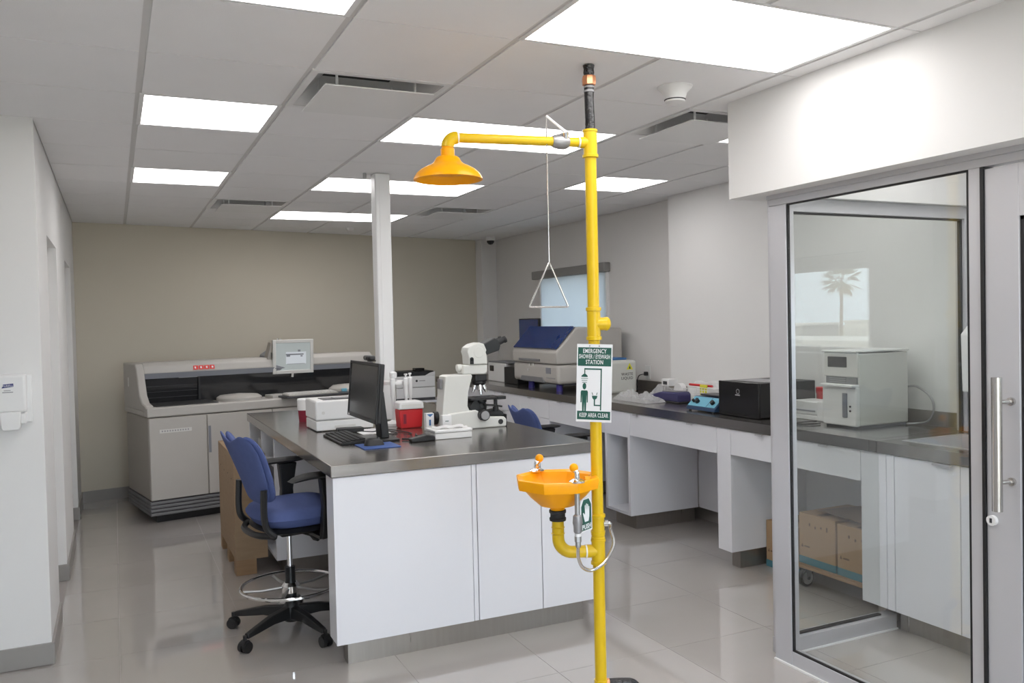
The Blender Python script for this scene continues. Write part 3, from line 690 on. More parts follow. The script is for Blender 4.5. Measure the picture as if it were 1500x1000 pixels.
# ---- drafting chair (faces +x)
def chair(name, label, loc, rotz, sz, with_ring, group):
    t = thing(name, label, 'chair', loc, rotz, group, local=True)
    # five-star base and casters
    angs = [math.radians(a)-rotz for a in (145, 217, 289, 1, 73)]
    hub = obj('base_hub', MB().lathe([(.035, .055), (.05, .07), (.045, .125), (.032, .15)], n=20), 'black', t)
    for a in angs:
        ca, sa_ = math.cos(a), math.sin(a)
        arm = MB()
        P = [(.03, .105, .030, .030), (.15, .105, .025, .022), (.26, .088, .021, .016), (.325, .078, .016, .012)]
        vs = []; 
        for r, z, hw, hh in P:
            for dx, dz in ((-hw, -hh), (hw, -hh), (hw*.7, hh), (-hw*.7, hh)): vs.append((r*ca-dx*sa_, r*sa_+dx*ca, z+dz))
        fs = [(0,1,2,3), tuple(range(12, 16))[::-1]]+[(i*4+k, i*4+(k+1) % 4, i*4+4+(k+1) % 4, i*4+4+k) for i in range(3) for k in range(4)]
        ao = obj('base_arm', arm.add(vs, fs), 'black', t, bevel=.004)
        cw = MB(); c = Vector((.335*ca, .335*sa_, .028)); q = Vector((-sa_, ca, 0))
        cs = obj('caster', cw.cyl((c.x, c.y, .045), (c.x, c.y, .085), .010, n=10).cyl(c-q*.025, c-q*.006, .028, n=20).cyl(c+q*.006, c+q*.025, .028, n=20), 'black', t)
        obj('caster_hood', MB().cyl(c-q*.016+Vector((0, 0, .012)), c+q*.016+Vector((0, 0, .012)), .024, n=18), 'black', cs)
    if with_ring:
        obj('column_sleeve', MB().lathe([(.030, .14), (.030, .26), (.026, .27), (.026, sz-.34), (.024, sz-.34)], n=20), 'black', t)
        rg = obj('foot_ring', MB().tube([(.255*math.cos(k*PI/24), .255*math.sin(k*PI/24), .245) for k in range(48)], .0095, 10, closed=True), 'chrome', t)
        obj('ring_hub', MB().lathe([(.032, .205), (.045, .21), (.048, .245), (.034, .262)], n=24), 'chrome', rg)
        for k in range(5):
            a = math.radians(20+72*k); obj('ring_spoke', MB().tube([(.045*math.cos(a), .045*math.sin(a), .235), (.15*math.cos(a), .15*math.sin(a), .228), (.255*math.cos(a), .255*math.sin(a), .236)], .007, 8), 'grey_metal', rg)
    else:
        obj('column_sleeve', MB().lathe([(.030, .14), (.026, .27), (.024, sz-.22)], n=20), 'black', t)
    obj('gas_lift', MB().cyl((0, 0, .2), (0, 0, sz-.14), .0135, n=16), 'chrome', t)
    mech = obj('tilt_mechanism', MB().prism([(-.09, sz-.135), (-.06, sz-.165), (.08, sz-.165), (.12, sz-.12), (-.12, sz-.12)], 'y', -.065, .065), 'black', t, bevel=.006)
    obj('adjust_lever', MB().tube([(.03, -.06, sz-.15), (.06, -.15, sz-.155), (.07, -.19, sz-.16), (.075, -.215, sz-.165)], .008, 8, rs=[.006, .006, .018, .012]), 'black', mech)
    def slab(zc, th, hx_, hy_, n1=20, n2=20, front=0, dish=0):
        m = MB()
        def fn(side):
            def f(u, v):
                a, b = 2*u-1, 2*v-1
                x = hx_*a*math.sqrt(max(0, 1-.30*b*b)); y = hy_*b*math.sqrt(max(0, 1-.30*a*a))
                e = max(0, (1-abs(a)**5)*(1-abs(b)**5))**.5
                return (x+.06, y, zc + side*th*e + dish*(b*b*.5) - front*max(0, a-.4)**2)
            return f
        m.grid(fn(1), n1, n2); m.grid(fn(-1), n1, n2); return m
    obj('seat_shell', slab(sz-.108, .022, .245, .25, front=.06), 'black', t, smooth=60)
    obj('seat_cushion', slab(sz-.048, .056, .26, .265, front=.07, dish=.014), 'blue_fabric', t, smooth=60)
    # backrest: a closed smooth outline in (y,z), swelling from its edge
    half = [(0, 0), (.11, .004), (.175, .035), (.205, .11), (.228, .21), (.236, .29), (.215, .345), (.16, .366), (.085, .345), (0, .328)]
    ring = half[:-1] + [half[-1]] + [(-a, b) for a, b in half[-2:0:-1]]
    cl = smooth_path([(0, a, b) for a, b in ring+ring[:3]], 4)[4:4+4*len(ring)]
    def back(th, off, k):
        m = MB(); n = len(cl); R = 9
        def P(q, r, side):
            y = cl[q].y*k*r; z = .18+(cl[q].z-.18)*k*r; e = max(0, 1-r**5)**.5
            return (-.158-.135*(max(0, z)/.36)**1.2+.75*y*y+off+side*th*e, y, sz+.03+z)
        vs = []; fs = []
        for side in (1, -1):
            b0 = len(vs); vs.append(P(0, 0, side))
            for r in range(1, R+1):
                for q in range(n): vs.append(P(q, math.sin(r/R*PI/2), side))
            for q in range(n): fs.append((b0, b0+1+q, b0+1+(q+1) % n))
            for r in range(R-1):
                for q in range(n): fs.append((b0+1+r*n+q, b0+1+r*n+(q+1) % n, b0+1+(r+1)*n+(q+1) % n, b0+1+(r+1)*n+q))
        return m.add(vs, fs)
    obj('backrest_shell', back(.013, -.020, 1.0), 'blue_fabric', t, smooth=60)
    obj('backrest_cushion', back(.028, .012, .975), 'blue_fabric', t, smooth=60)
    for sgn in (-1, 1):
        obj('back_bracket', MB().tube(smooth_path([(-.150, sgn*.215, sz-.115), (-.188, sgn*.208, sz-.075), (-.200, sgn*.204, sz-.01), (-.196, sgn*.198, sz+.12)], 5), .017, 8), 'black', t)
    obj('bracket_bar', MB().tube(smooth_path([(-.150, -.215, sz-.115), (-.20, -.12, sz-.122), (-.212, 0, sz-.124), (-.20, .12, sz-.122), (-.150, .215, sz-.115)]), .017, 8), 'black', t)
    for sgn in (-1, 1):
        y = sgn*.30
        st = obj('armrest_post', MB().prism([(.055, sz-.145), (.14, sz-.14), (.135, sz+.02), (.16, sz+.165), (.055, sz+.165), (.068, sz+.02)], 'y', y-.022, y+.022), 'black', t, bevel=.006)
        obj('arm_bracket', MB().box(.05, .13, min(y, sgn*.12), max(y, sgn*.12), sz-.146, sz-.130), 'black', t)
        def pad(side):
            def f(u, v):
                a, b = 2*u-1, 2*v-1; e = max(0, (1-abs(a)**4)*(1-abs(b)**4))**.5
                return (.055+.155*a, y+.050*b*(1-.25*a*a), sz+.182+side*.014*e-.03*max(0, -a-.2)**2)
            return f
        obj('arm_pad', MB().grid(pad(1), 14, 8).grid(pad(-1), 14, 8), 'black_soft', t, smooth=60)
    return t
chair('drafting_chair', 'blue drafting chair with chrome foot ring beside the island', (.685, 1.81, 0), math.radians(10), .685, True, 'blue fabric chairs')
chair('drafting_chair', 'blue chair showing only its backrest behind the island worktop', (2.95, 3.10, 0), math.radians(-4), .57, False, 'blue fabric chairs')

# ---- plywood crate on skids
t = thing('wooden_crate', 'plywood crate standing on skids beside the blue drafting chair', 'crate', (.65, 3.42, 0))
CX0, CX1, CY0, CY1 = .548, .752, 2.98, 3.84
obj('side_panel', box(CX0, CX0+.014, CY0, CY1, .10, .785), 'plywood', t, smooth=0)
obj('front_panel', box(CX0+.014, CX1, CY0, CY0+.014, .10, .785), 'plywood', t, smooth=0)
obj('back_panel', box(CX0+.014, CX1, CY1-.014, CY1, .10, .785), 'plywood', t, smooth=0)
obj('side_panel', box(CX1-.014, CX1, CY0+.014, CY1-.014, .10, .785), 'plywood', t, smooth=0)
obj('lid', box(CX0+.014, CX1-.014, CY0+.014, CY1-.014, .765, .782), 'plywood', t, smooth=0)
obj('bottom_board', box(CX0+.014, CX1-.014, CY0+.014, CY1-.014, .10, .115), 'plywood', t, smooth=0)
for a in (CY0, (CY0+CY1)/2-.05, CY1-.10): obj('skid_block', box(CX0, CX0+.13, a, a+.10, 0, .10), 'pallet_wood', t, smooth=0)
for k in range(4): obj('screw', MB().cyl((CX0-.0015, CY0+.12+.2*k, .62+.01*(k % 2)), (CX0+.002, CY0+.12+.2*k, .62+.01*(k % 2)), .005, n=8), 'ink', t)
solo('loose_papers', MB().box(.60, .72, 3.06, 3.20, .7825, .7835).box(.63, .745, 3.14, 3.30, .7836, .7846, ), 'paper', 'loose white papers lying on the plywood crate lid', 'paper', (.67, 3.15, .7825))
solo('plastic_pouch', MB().grid(lambda u, v: (.61+.12*u, 3.36+.18*v, .7835+.028*math.sin(PI*u)*math.sin(PI*v)), 8, 8), 'bag_film', 'crumpled clear pouch lying on the plywood crate lid', 'pouch', (.67, 3.45, .7835))

# ================================================================== FLOOR ANALYZER (local frame: x along front, y to the wall)
t = thing('floor_analyzer', 'long beige chemistry analyzer with smoked hood by beige wall', 'analyzer', (.11, 4.85, 0), math.radians(11.4), local=True)
L = 2.28
def rprof(pts): return pts
obj('shadow_base', box(.06, L-.06, .06, .74, .0, .065), 'black', t, smooth=0)  # recessed base, coloured black for the shadow beneath the skirt
for k in range(4):
    o = obj('skirt_rib', box(-.004, L, -.004, .80, .066+k*.031, .066+k*.031+.024), 'stripe_grey', t, bevel=.006)
obj('skirt_core', box(.006, L-.01, .006, .79, .066, .19), 'dark_grey', t, smooth=0)
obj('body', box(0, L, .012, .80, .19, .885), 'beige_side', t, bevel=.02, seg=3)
for a, b in ((.004, .472), (.478, 1.05), (1.056, 1.65), (1.656, L-.004)): obj('front_door', box(a, b, -.004, .014, .195, .88), 'beige_plastic', t, bevel=.006)
obj('door_recess', box(.484, .505, -.0075, -.003, .55, .78), 'slate', t)
# work deck with raised lip
deck = MB().box(-.012, L, -.012, .10, .888, .968).box(-.012, L, .10, .80, .888, .935)
obj('deck', deck, 'beige_plastic', t, bevel=.012, seg=3)
wl_ = []
def deckf(u, v):
    x = .55+(L-.57)*u; y = .09+.34*v; b = .02*math.exp(-((u-.18)/.10)**2)+.012*math.exp(-((u-.55)/.08)**2)
    return (x, y, .95+.012*v + b*math.sin(PI*v))
obj('deck_tray', MB().grid(deckf, 40, 8), 'beige_plastic', t, smooth=60)
obj('sample_well', box(.075, .60, .055, .42, .93, .978), 'black_soft', t, bevel=.01)
# hood: left cheek, top cover, dark window band
cheek = [(-.008, .93), (.05, .985), (.16, 1.0), (.24, 1.06), (.33, 1.28), (.37, 1.325), (.80, 1.325), (.80, .93)]
obj('end_cheek', MB().prism(cheek, 'x', -.012, .055), 'beige_plastic', t, bevel=.012, seg=3)
obj('cheek_slot', box(-.0145, -.011, .60, .63, 1.12, 1.2), 'offwhite', t)
cover = [(.345, 1.235), (.36, 1.30), (.40, 1.328), (.80, 1.325), (.80, 1.2), (.39, 1.2)]
obj('top_cover', MB().prism(cover, 'x', .055, 1.22), 'beige_plastic', t, bevel=.01, seg=3)
cover2 = [(a, b+(.012 if b > 1.21 else 0)) for a, b in cover]
obj('top_cover', MB().prism(cover2, 'x', 1.36, L-.03), 'beige_plastic', t, bevel=.01, seg=3)
obj('cover_hinge', MB().prism([(.34, 1.22), (.36, 1.31), (.80, 1.32), (.80, 1.2)], 'x', 1.22, 1.36), 'slate', t, bevel=.006)
obj('grey_band', MB().prism([(.350, 1.19), (.342, 1.236), (.39, 1.236), (.39, 1.19)], 'x', .055, L-.03), 'slate', t)
obj('hood_window', MB().prism([(.40, .94), (.362, 1.19), (.41, 1.19), (.44, .94)], 'x', .055, L-.03), 'smoke', t)
obj('inner_wall', box(.055, L-.03, .44, .80, .93, 1.21), 'dark_grey', t)
wb = obj('window_frame', MB().box(.515, .53, .352, .362, .97, 1.20, ), 'black', t)
obj('glint_strip', box(.35, .51, .355, .360, 1.186, 1.193), 'galv', t)
for k in range(3): obj('cuvette_rail', box(.07, .51, .37, .376, 1.02+.05*k, 1.023+.05*k), 'dark_grey', t)
obj('carousel_cover', MB().lathe([(.20, .955), (.20, .985), (.17, 1.005), (.01, 1.02)], (.86, .30, 0), 32), 'beige_plastic', t)
obj('carousel_cover', MB().lathe([(.19, .955), (.19, 1.0), (.15, 1.03), (.01, 1.04)], (1.95, .30, 0), 32), 'beige_plastic', t)
obj('deck_panel', box(1.10, 1.30, .10, .30, .95, .99), 'beige_plastic', t, bevel=.006)
lab = obj('red_label_strip', box(.47, .475, .346, .347, 1.25, 1.255), 'red_label', t)
for k in range(4):
    x = .475+.048*k; sq = obj('red_label', MB().prism([(.3475, 1.252), (.3425, 1.252), (.354, 1.288), (.3575, 1.287)], 'x', x, x+.042), 'red_label', t)
    obj('label_mark', MB().prism([(.3440, 1.262), (.3435, 1.262), (.3500, 1.279), (.3505, 1.279)], 'x', x+.010+.002*k, x+.022+.003*k), 'sign_white', sq)
npl = obj('nameplate', box(.085, .345, -.0058, -.0038, .752, .782), 'offwhite', t)
for k in range(11):
    x = .10+.021*k; obj('nameplate_letter', box(x, x+.011, -.0068, -.0057, .761, .774), 'ink_grey', npl)
# touch monitor on arm
AO = Vector((.11, 4.85, 0)); ar = math.radians(11.4)
def aw(x, y, z): return (AO.x+x*math.cos(ar)-y*math.sin(ar), AO.y+x*math.sin(ar)+y*math.cos(ar), z)
tm = thing('touch_monitor', 'beige framed touch monitor mounted above the floor analyzer', 'monitor', aw(1.40, .34, 1.17), ar-math.radians(4), local=True)
tm.rotation_euler = (math.radians(4), 0, ar-math.radians(6))
obj('housing', box(-.192, .192, .004, .05, 0, .322), 'beige_plastic', tm, bevel=.008)
m = MB().box(-.195, -.165, -.012, .006, 0, .322).box(.165, .195, -.012, .006, 0, .322).box(-.165, .165, -.012, .006, 0, .032).box(-.165, .165, -.012, .006, .292, .322)
obj('bezel', m, 'offwhite', tm, bevel=.003)
sc = obj('screen', box(-.166, .166, -.003, .005, .031, .293), 'screen_on', tm, smooth=0)
obj('screen_window', box(-.07, .125, -.0036, -.0028, .09, .205), 'screen_win', sc, smooth=0)
obj('screen_bar', box(-.07, .10, -.0042, -.0035, .175, .187), 'slate', sc, smooth=0); obj('screen_icon', box(-.065, -.03, -.0046, -.0035, .160, .18), 'slate', sc, smooth=0); obj('screen_icon', box(.045, .07, -.0042, -.0035, .205, .225), 'slate', sc, smooth=0)
obj('screen_icon', box(.07, .09, -.0046, -.0035, .158, .17), 'slate', sc, smooth=0); obj('screen_line', box(-.06, .11, -.0042, -.0035, .088, .092), 'slate', sc, smooth=0)
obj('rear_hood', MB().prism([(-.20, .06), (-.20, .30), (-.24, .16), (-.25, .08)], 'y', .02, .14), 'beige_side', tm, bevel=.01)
obj('arm_mount', MB().prism([(-.26, .02), (-.20, .0), (-.18, .20), (-.24, .16)], 'y', .06, .30), 'slate', tm, bevel=.006)
obj('barcode_reader', MB().cyl((-.01, .0, -.035), (-.005, .0, .0), .011, n=12), 'offwhite', tm)
obj('stylus_cup', MB().cyl((-.14, .02, .322), (-.14, .02, .337), .010, n=12).cyl((-.11, .02, .322), (-.11, .02, .333), .009, n=12), 'chrome', tm)
def keyboard(name, label, loc, rotz, w_, d_, body, keys, rows=5, cols=15):
    t = thing(name, label, 'keyboard', loc, rotz, None, local=True)
    obj('case', MB().prism([(-d_/2, 0), (d_/2, 0), (d_/2, .022), (-d_/2, .010)], 'x', -w_/2, w_/2), body, t, bevel=.003)
    km = MB().box(-.006, .006, -.006, .006, 0, .006); me = None
    pw, pd = (w_-.02)/cols, (d_-.02)/rows
    me = mesh_of(MB().box(-pw*.43, pw*.43, -pd*.43, pd*.43, 0, .006), 'key', keys, smooth=0)
    for r in range(rows):
        for c in range(cols):
            if r == 0 and 4 <= c <= 8:
                if c != 6: continue
                o = bpy.data.objects.new('key', mesh_of(MB().box(-pw*2.4, pw*2.4, -pd*.43, pd*.43, 0, .006), 'space_key', keys, smooth=0))
            else: o = bpy.data.objects.new('key', me)
            y = -d_/2+.010+pd*(r+.5); o.location = (-w_/2+.01+pw*(c+.5), y, .0102+.012*(y+d_/2)/d_); COL.objects.link(o); o.parent = t
    return t
shelf = obj('keyboard_shelf', box(1.14, 1.80, -.15, .07, .972, .990), 'dark_grey', t, bevel=.004)
keyboard('keyboard', 'beige keyboard on the slide-out shelf of floor analyzer', aw(1.40, -.055, .991), ar, .48, .16, 'beige_plastic', 'offwhite')
solo('cyan_clip', MB().box(*[v for p in zip(aw(1.73, -.02, 0)[:2], [aw(1.73, -.02, 0)[0]+.05, aw(1.73, -.02, 0)[1]+.03]) for v in p], .991, 1.02), 'cyan_face', 'small cyan plastic piece beside the beige keyboard', 'clip', aw(1.75, -.01, .991), bevel=.004)

# ---- side table with the black and white printer at the back
t = thing('side_table', 'white side table against the beige back wall', 'table', (2.95, 6.42, 0))
obj('tabletop', box(2.45, 3.30, 6.22, 6.60, .73, .752), 'lam_white', t, bevel=.002)
for a in (2.47, 3.24):
    for b in (6.24, 6.53): obj('leg', box(a, a+.04, b, b+.04, 0, .73), 'white_metal', t, smooth=0)
t = thing('laser_printer', 'white laser printer with black top on the side table', 'printer', (2.92, 6.42, .753))
obj('paper_tray', box(2.68, 3.14, 6.26, 6.56, .785, .90), 'white_plastic', t, bevel=.006)
obj('base', box(2.68, 3.14, 6.27, 6.56, .753, .787), 'dark_grey', t, bevel=.003)
obj('body', box(2.68, 3.14, 6.26, 6.56, .904, 1.03), 'white_plastic', t, bevel=.006)
obj('top_deck', MB().prism([(2.68, 1.03), (3.09, 1.03), (3.14, 1.07), (3.12, 1.082), (2.70, 1.082), (2.68, 1.06)], 'y', 6.27, 6.56), 'black', t, bevel=.006)
obj('corner_cheek', MB().prism([(3.02, 1.03), (3.14, 1.03), (3.14, 1.075), (3.08, 1.06)], 'y', 6.258, 6.268), 'white_plastic', t)
obj('control_panel', box(2.92, 3.03, 6.30, 6.40, 1.08, 1.115), 'black_gloss', t, bevel=.004)
obj('logo', MB().cyl((2.92, 6.258, .975), (2.92, 6.262, .975), .013, n=16), 'ink', t)
obj('model_text', box(2.95, 3.02, 6.2585, 6.262, .971, .979), 'ink_grey', t)

# ================================================================== ISLAND TOP ITEMS
Z = ZT+.0006
t = thing('desk_printer', 'compact white laser printer on the steel island worktop', 'printer', (1.15, 2.57, Z))
obj('paper_tray', box(.975, 1.335, 2.424, 2.72, Z+.004, Z+.066), 'white_plastic', t, bevel=.006)
obj('body', box(.972, 1.338, 2.42, 2.724, Z+.068, Z+.19), 'white_plastic', t, bevel=.012, seg=3)
obj('output_tray', box(1.03, 1.28, 2.45, 2.62, Z+.1885, Z+.193), 'dark_grey', t, bevel=.002)
obj('tray_flap', box(1.10, 1.25, 2.46, 2.56, Z+.193, Z+.199), 'mid_grey', t, bevel=.002)
obj('logo', MB().cyl((1.02, 2.4185, Z+.115), (1.02, 2.421, Z+.115), .010, n=16), 'offwhite', t)
obj('tray_handle', box(1.09, 1.22, 2.421, 2.425, Z+.02, Z+.035), 'offwhite', t)
for a in (1.0, 1.31):
    obj('foot', box(a-.012, a+.012, 2.44, 2.46, Z, Z+.006), 'dark_grey', t)
t = thing('computer_monitor', 'black widescreen computer monitor facing the drafting chair', 'monitor', (1.235, 1.86, Z), 0)
lean = Matrix.Translation((1.118, 1.845, 1.256)) @ Matrix.Rotation(math.radians(5), 4, 'Y')
obj('housing', MB().box(.004, .03, -.29, .29, -.158, .158, M=lean), 'black', t, bevel=.006)
m = MB().box(-.006, .005, -.295, -.280, -.16, .16, M=lean).box(-.006, .005, .280, .295, -.16, .16, M=lean).box(-.006, .005, -.28, .28, .143, .16, M=lean).box(-.006, .005, -.28, .28, -.16, -.138, M=lean)
obj('bezel', m, 'black', t, bevel=.002)
obj('screen', MB().box(-.002, .0045, -.281, .281, -.139, .144, M=lean), 'screen', t, smooth=0)
obj('power_light', MB().box(-.0068, -.0058, -.20, -.188, -.153, -.146, M=lean), 'green_sign', t)
obj('asset_sticker', MB().box(-.0068, -.0058, .245, .275, -.156, -.146, M=lean), 'paper', t)
obj('stand_column', MB().prism([(1.14, 1.19), (1.145, 1.24), (1.235, 1.245), (1.262, Z+.012), (1.215, Z+.012), (1.195, 1.19)], 'y', 1.84, 1.95), 'black', t, bevel=.006)
obj('stand_base', box(1.135, 1.30, 1.77, 2.02, Z, Z+.012), 'black', t, bevel=.004)
t = thing('webcam', 'small black webcam clipped on top of the computer monitor', 'webcam', (1.15, 1.80, 1.416))
obj('body', box(1.125, 1.165, 1.74, 1.86, 1.424, 1.452), 'black', t, bevel=.01)
obj('lens', MB().cyl((1.121, 1.80, 1.438), (1.126, 1.80, 1.438), .010, n=16), 'black_gloss', t)
obj('clip', box(1.14, 1.175, 1.775, 1.825, 1.4175, 1.426), 'black', t)
keyboard('keyboard', 'black keyboard on the steel worktop before the dark monitor', (1.045, 2.0, Z), -PI/2, .44, .15, 'black', 'black_soft')
solo('mouse_pad', box(1.035, 1.235, 1.545, 1.745, Z, Z+.004), 'blue_pad', 'blue mouse pad near the corner of island worktop', 'mouse pad', (1.13, 1.64, Z), bevel=.001)
t = thing('computer_mouse', 'black computer mouse resting on the blue mouse pad', 'mouse', (1.12, 1.66, Z+.0045))
def mouse_top(u, v):
    a, b = 2*u-1, 2*v-1; return (1.12+.055*a*(1-.15*b*b), 1.66+.032*b*(1-.15*a*a), Z+.0045+.036*max(0, (1-a**4)*(1-b**4))**.6*(1-.25*a))
obj('shell', MB().grid(mouse_top, 12, 10), 'black', t, smooth=60); obj('wheel', MB().cyl((1.145, 1.657, Z+.036), (1.145, 1.663, Z+.036), .009, n=12), 'dark_grey', t)
solo('power_adapter', box(1.075, 1.235, 2.28, 2.345, Z, Z+.028), 'black', 'black power adapter lying before the desk printer', 'adapter', (1.15, 2.31, Z), bevel=.006)
solo('paper_sheet', MB().box(1.19, 1.36, 2.14, 2.40, Z, Z+.0012), 'paper', 'white paper sheet lying behind the black keyboard', 'paper', (1.28, 2.27, Z))
cb = smooth_path([(1.22, 2.26, Z+.006), (1.25, 2.16, Z+.012), (1.27, 2.10, Z+.02), (1.32, 2.04, Z+.006), (1.38, 2.08, Z+.006), (1.30, 2.16, Z+.02), (1.40, 2.20, Z+.006), (1.44, 2.0, Z+.006), (1.40, 1.92, Z+.012)])
solo('cable', MB().tube(cb, .0035, 6), 'black', 'thin black cable looped behind the computer monitor', 'cable', (1.32, 2.05, Z))
cb = smooth_path([(1.315, 1.78, Z+.007), (1.36, 1.76, Z+.007), (1.44, 1.85, Z+.007), (1.455, 1.78, Z+.02), (1.44, 1.74, Z+.007), (1.40, 1.76, Z+.02), (1.43, 1.88, Z+.007), (1.45, 1.94, Z+.007)])
solo('cable', MB().tube(cb, .006, 6), 'black', 'thick black cable bundle beside the white tray', 'cable', (1.45, 1.8, Z))
solo('barcode_scanner', MB().prism([(1.33, Z), (1.47, Z), (1.47, Z+.025), (1.42, Z+.035), (1.33, Z+.018)], 'y', 1.66, 1.71), 'black', 'black handheld scanner lying by the blue mouse pad', 'scanner', (1.40, 1.685, Z), bevel=.004)
# sharps container
t = thing('sharps_container', 'red sharps container with a white lid on the island', 'container', (1.535, 2.32, Z))
obj('bin', MB().prism([(1.465, Z), (1.605, Z), (1.612, Z+.118), (1.457, Z+.118)], 'y', 2.27, 2.37), 'red_plastic', t, bevel=.008)
obj('lid', MB().prism([(1.452, Z+.119), (1.617, Z+.119), (1.613, Z+.158), (1.595, Z+.168), (1.475, Z+.168), (1.457, Z+.158)], 'y', 2.262, 2.378), 'white_plastic', t, bevel=.006)
obj('lid_opening', box(1.47, 1.60, 2.2615, 2.2635, Z+.126, Z+.150), 'offwhite', t)
obj('label', box(1.482, 1.50, 2.2655, 2.2705, Z+.03, Z+.09), 'darkred', t)
# pipette carousel
t = thing('pipette_stand', 'white carousel stand of pipettes behind the sharps container', 'pipette stand', (1.50, 2.52, Z))
obj('base', MB().lathe([(.085, 0), (.085, .012), (.03, .022), (.018, .03)], (1.50, 2.52, Z), 24), 'white_plastic', t)
obj('post', MB().cyl((1.50, 2.52, Z+.02), (1.50, 2.52, Z+.315), .014, n=16), 'white_plastic', t)
obj('holder_ring', MB().lathe([(.03, .262), (.085, .262), (.088, .272), (.085, .284), (.03, .284)], (1.50, 2.52, Z), 24, closed=True), 'white_plastic', t)
obj('top_knob', MB().lathe([(.02, .30), (.024, .31), (.024, .335), (.01, .345)], (1.50, 2.52, Z), 16), 'white_plastic', t)
for k, (ang, m2) in enumerate(((200, 'red_plastic'), (250, 'white_plastic'), (300, 'white_plastic'), (345, 'white_plastic'), (150, 'label_blue'))):
    a = math.radians(ang); x, y = 1.50+.107*math.cos(a), 2.52+.107*math.sin(a)
    p = tag(thing('pipette', ('red' if m2 == 'red_plastic' else 'blue capped' if m2 == 'label_blue' else 'white') + ' pipette hanging on the carousel stand of island', 'pipette', (x, y, Z+.08), 0, 'pipettes on the carousel'))
    obj('barrel', MB().lathe([(.004, .085), (.007, .13), (.010, .18), (.014, .19), (.015, .26), (.018, .27), (.016, .30), (.008, .305)], (x, y, Z), 14), 'red_plastic' if k == 0 else 'white_plastic', p)
    obj('plunger', MB().lathe([(.005, .305), (.005, .32), (.011, .322), (.011, .332)], (x, y, Z), 12), m2, p)
# red & white cup by the printer
t = thing('specimen_cup', 'dark red container with white lid behind desk printer', 'container', (1.03, 3.05, Z))
obj('cup', MB().lathe([(.036, 0), (.042, .08)], (1.03, 3.05, Z), 24), 'darkred', t); obj('lid', MB().lathe([(.045, .08), (.046, .15), (.040, .158)], (1.03, 3.05, Z), 24), 'paper', t)
# little cartons
t = thing('medicine_box', 'white carton with blue print left of plain carton', 'box', (1.593, 2.11, Z))
obj('carton', box(1.568, 1.618, 2.09, 2.13, Z, Z+.104), 'paper', t, smooth=0)
obj('blue_print', MB().prism([(1.572, Z+.10), (1.614, Z+.10), (1.593, Z+.082)], 'y', 2.0892, 2.09), 'label_blue', t); obj('blue_print', box(1.586, 1.598, 2.0892, 2.09, Z+.03, Z+.066), 'label_blue', t)
obj('blue_print', box(1.572, 1.614, 2.0892, 2.09, Z+.012, Z+.018), 'label_blue', t)
t = thing('medicine_box', 'plain white carton beside the microscope stand', 'box', (1.65, 2.0, Z))
obj('carton', box(1.622, 1.678, 1.95, 1.995, Z, Z+.10), 'paper', t, smooth=0); obj('green_print', box(1.638, 1.66, 1.9492, 1.95, Z+.065, Z+.069), 'green_sign', t)
# white tray with a bag
t = thing('slide_tray', 'low white slide box lying before the microscope', 'tray', (1.585, 1.76, Z))
obj('base', box(1.475, 1.697, 1.68, 1.84, Z, Z+.034), 'white_plastic', t, bevel=.004); obj('lid', box(1.472, 1.70, 1.677, 1.843, Z+.036, Z+.052), 'white_plastic', t, bevel=.004)
solo('tissue_wipe', MB().grid(lambda u, v: (1.49+.19*u, 1.70+.12*v, ZT+.054+.012*abs(math.sin(7*u+2*v)*math.sin(5*v+1))), 20, 12), 'wipe_cloth', 'crumpled white wipe lying on the slide box', 'wipe', (1.58, 1.76, ZT+.054), smooth=60)

# ---- microscope (side view in x-z, eyepieces to +x)
MY = 2.085
t = thing('microscope', 'white and black laboratory microscope on the island worktop', 'microscope', (1.86, MY, Z))
obj('foot', MB().prism([(1.68, Z), (2.065, Z), (2.068, Z+.045), (2.05, Z+.062), (1.95, Z+.068), (1.86, Z+.115), (1.68, Z+.10)], 'y', MY-.075, MY+.075), 'cream_white', t, bevel=.008)
obj('arm_column', MB().prism([(1.64, Z), (1.86, Z+.02), (1.815, Z+.14), (1.82, Z+.22), (1.85, Z+.322), (1.845, Z+.332), (1.695, Z+.332), (1.676, Z+.325), (1.655, Z+.16)], 'y', MY-.06, MY+.06), 'cream_white', t, bevel=.01, seg=3)
obj('cable_port', box(1.652, 1.664, MY-.025, MY+.025, Z+.25, Z+.31), 'mid_grey', t)
obj('rear_lamp', MB().cyl((1.625, MY+.03, Z+.07), (1.665, MY+.03, Z+.07), .04, n=20), 'black', t)
obj('arm_head', MB().prism([(1.79, Z+.333), (1.94, Z+.327), (1.958, Z+.345), (1.958, Z+.388), (1.80, Z+.39)], 'y', MY-.05, MY+.05), 'cream_white', t, bevel=.008, seg=3)
obj('head_knob', MB().cyl((1.772, MY, Z+.372), (1.80, MY, Z+.372), .022, n=20), 'cream_white', t)
hd = [(1.832, Z+.391), (1.83, Z+.44), (1.822, Z+.47), (1.83, Z+.495), (1.86, Z+.515), (1.905, Z+.525), (1.935, Z+.515), (1.952, Z+.475), (1.945, Z+.465), (1.955, Z+.44), (1.955, Z+.391)]
bh = obj('binocular_head', MB().prism(hd, 'y', MY-.055, MY+.055), 'cream_white', t, bevel=.014, seg=3)
obj('head_disc', MB().cyl((1.898, MY-.057, Z+.466), (1.898, MY-.053, Z+.466), .034, n=28), 'cream_white', bh, bevel=.002)
obj('head_port', MB().box(1.838, 1.862, MY-.0585, MY-.05, Z+.394, Z+.425).cyl((1.85, MY-.0585, Z+.425), (1.85, MY-.05, Z+.425), .012, n=16), 'black', bh)
ev = Matrix.Translation((1.935, MY, Z+.478)) @ Matrix.Rotation(math.radians(-22), 4, 'Y')
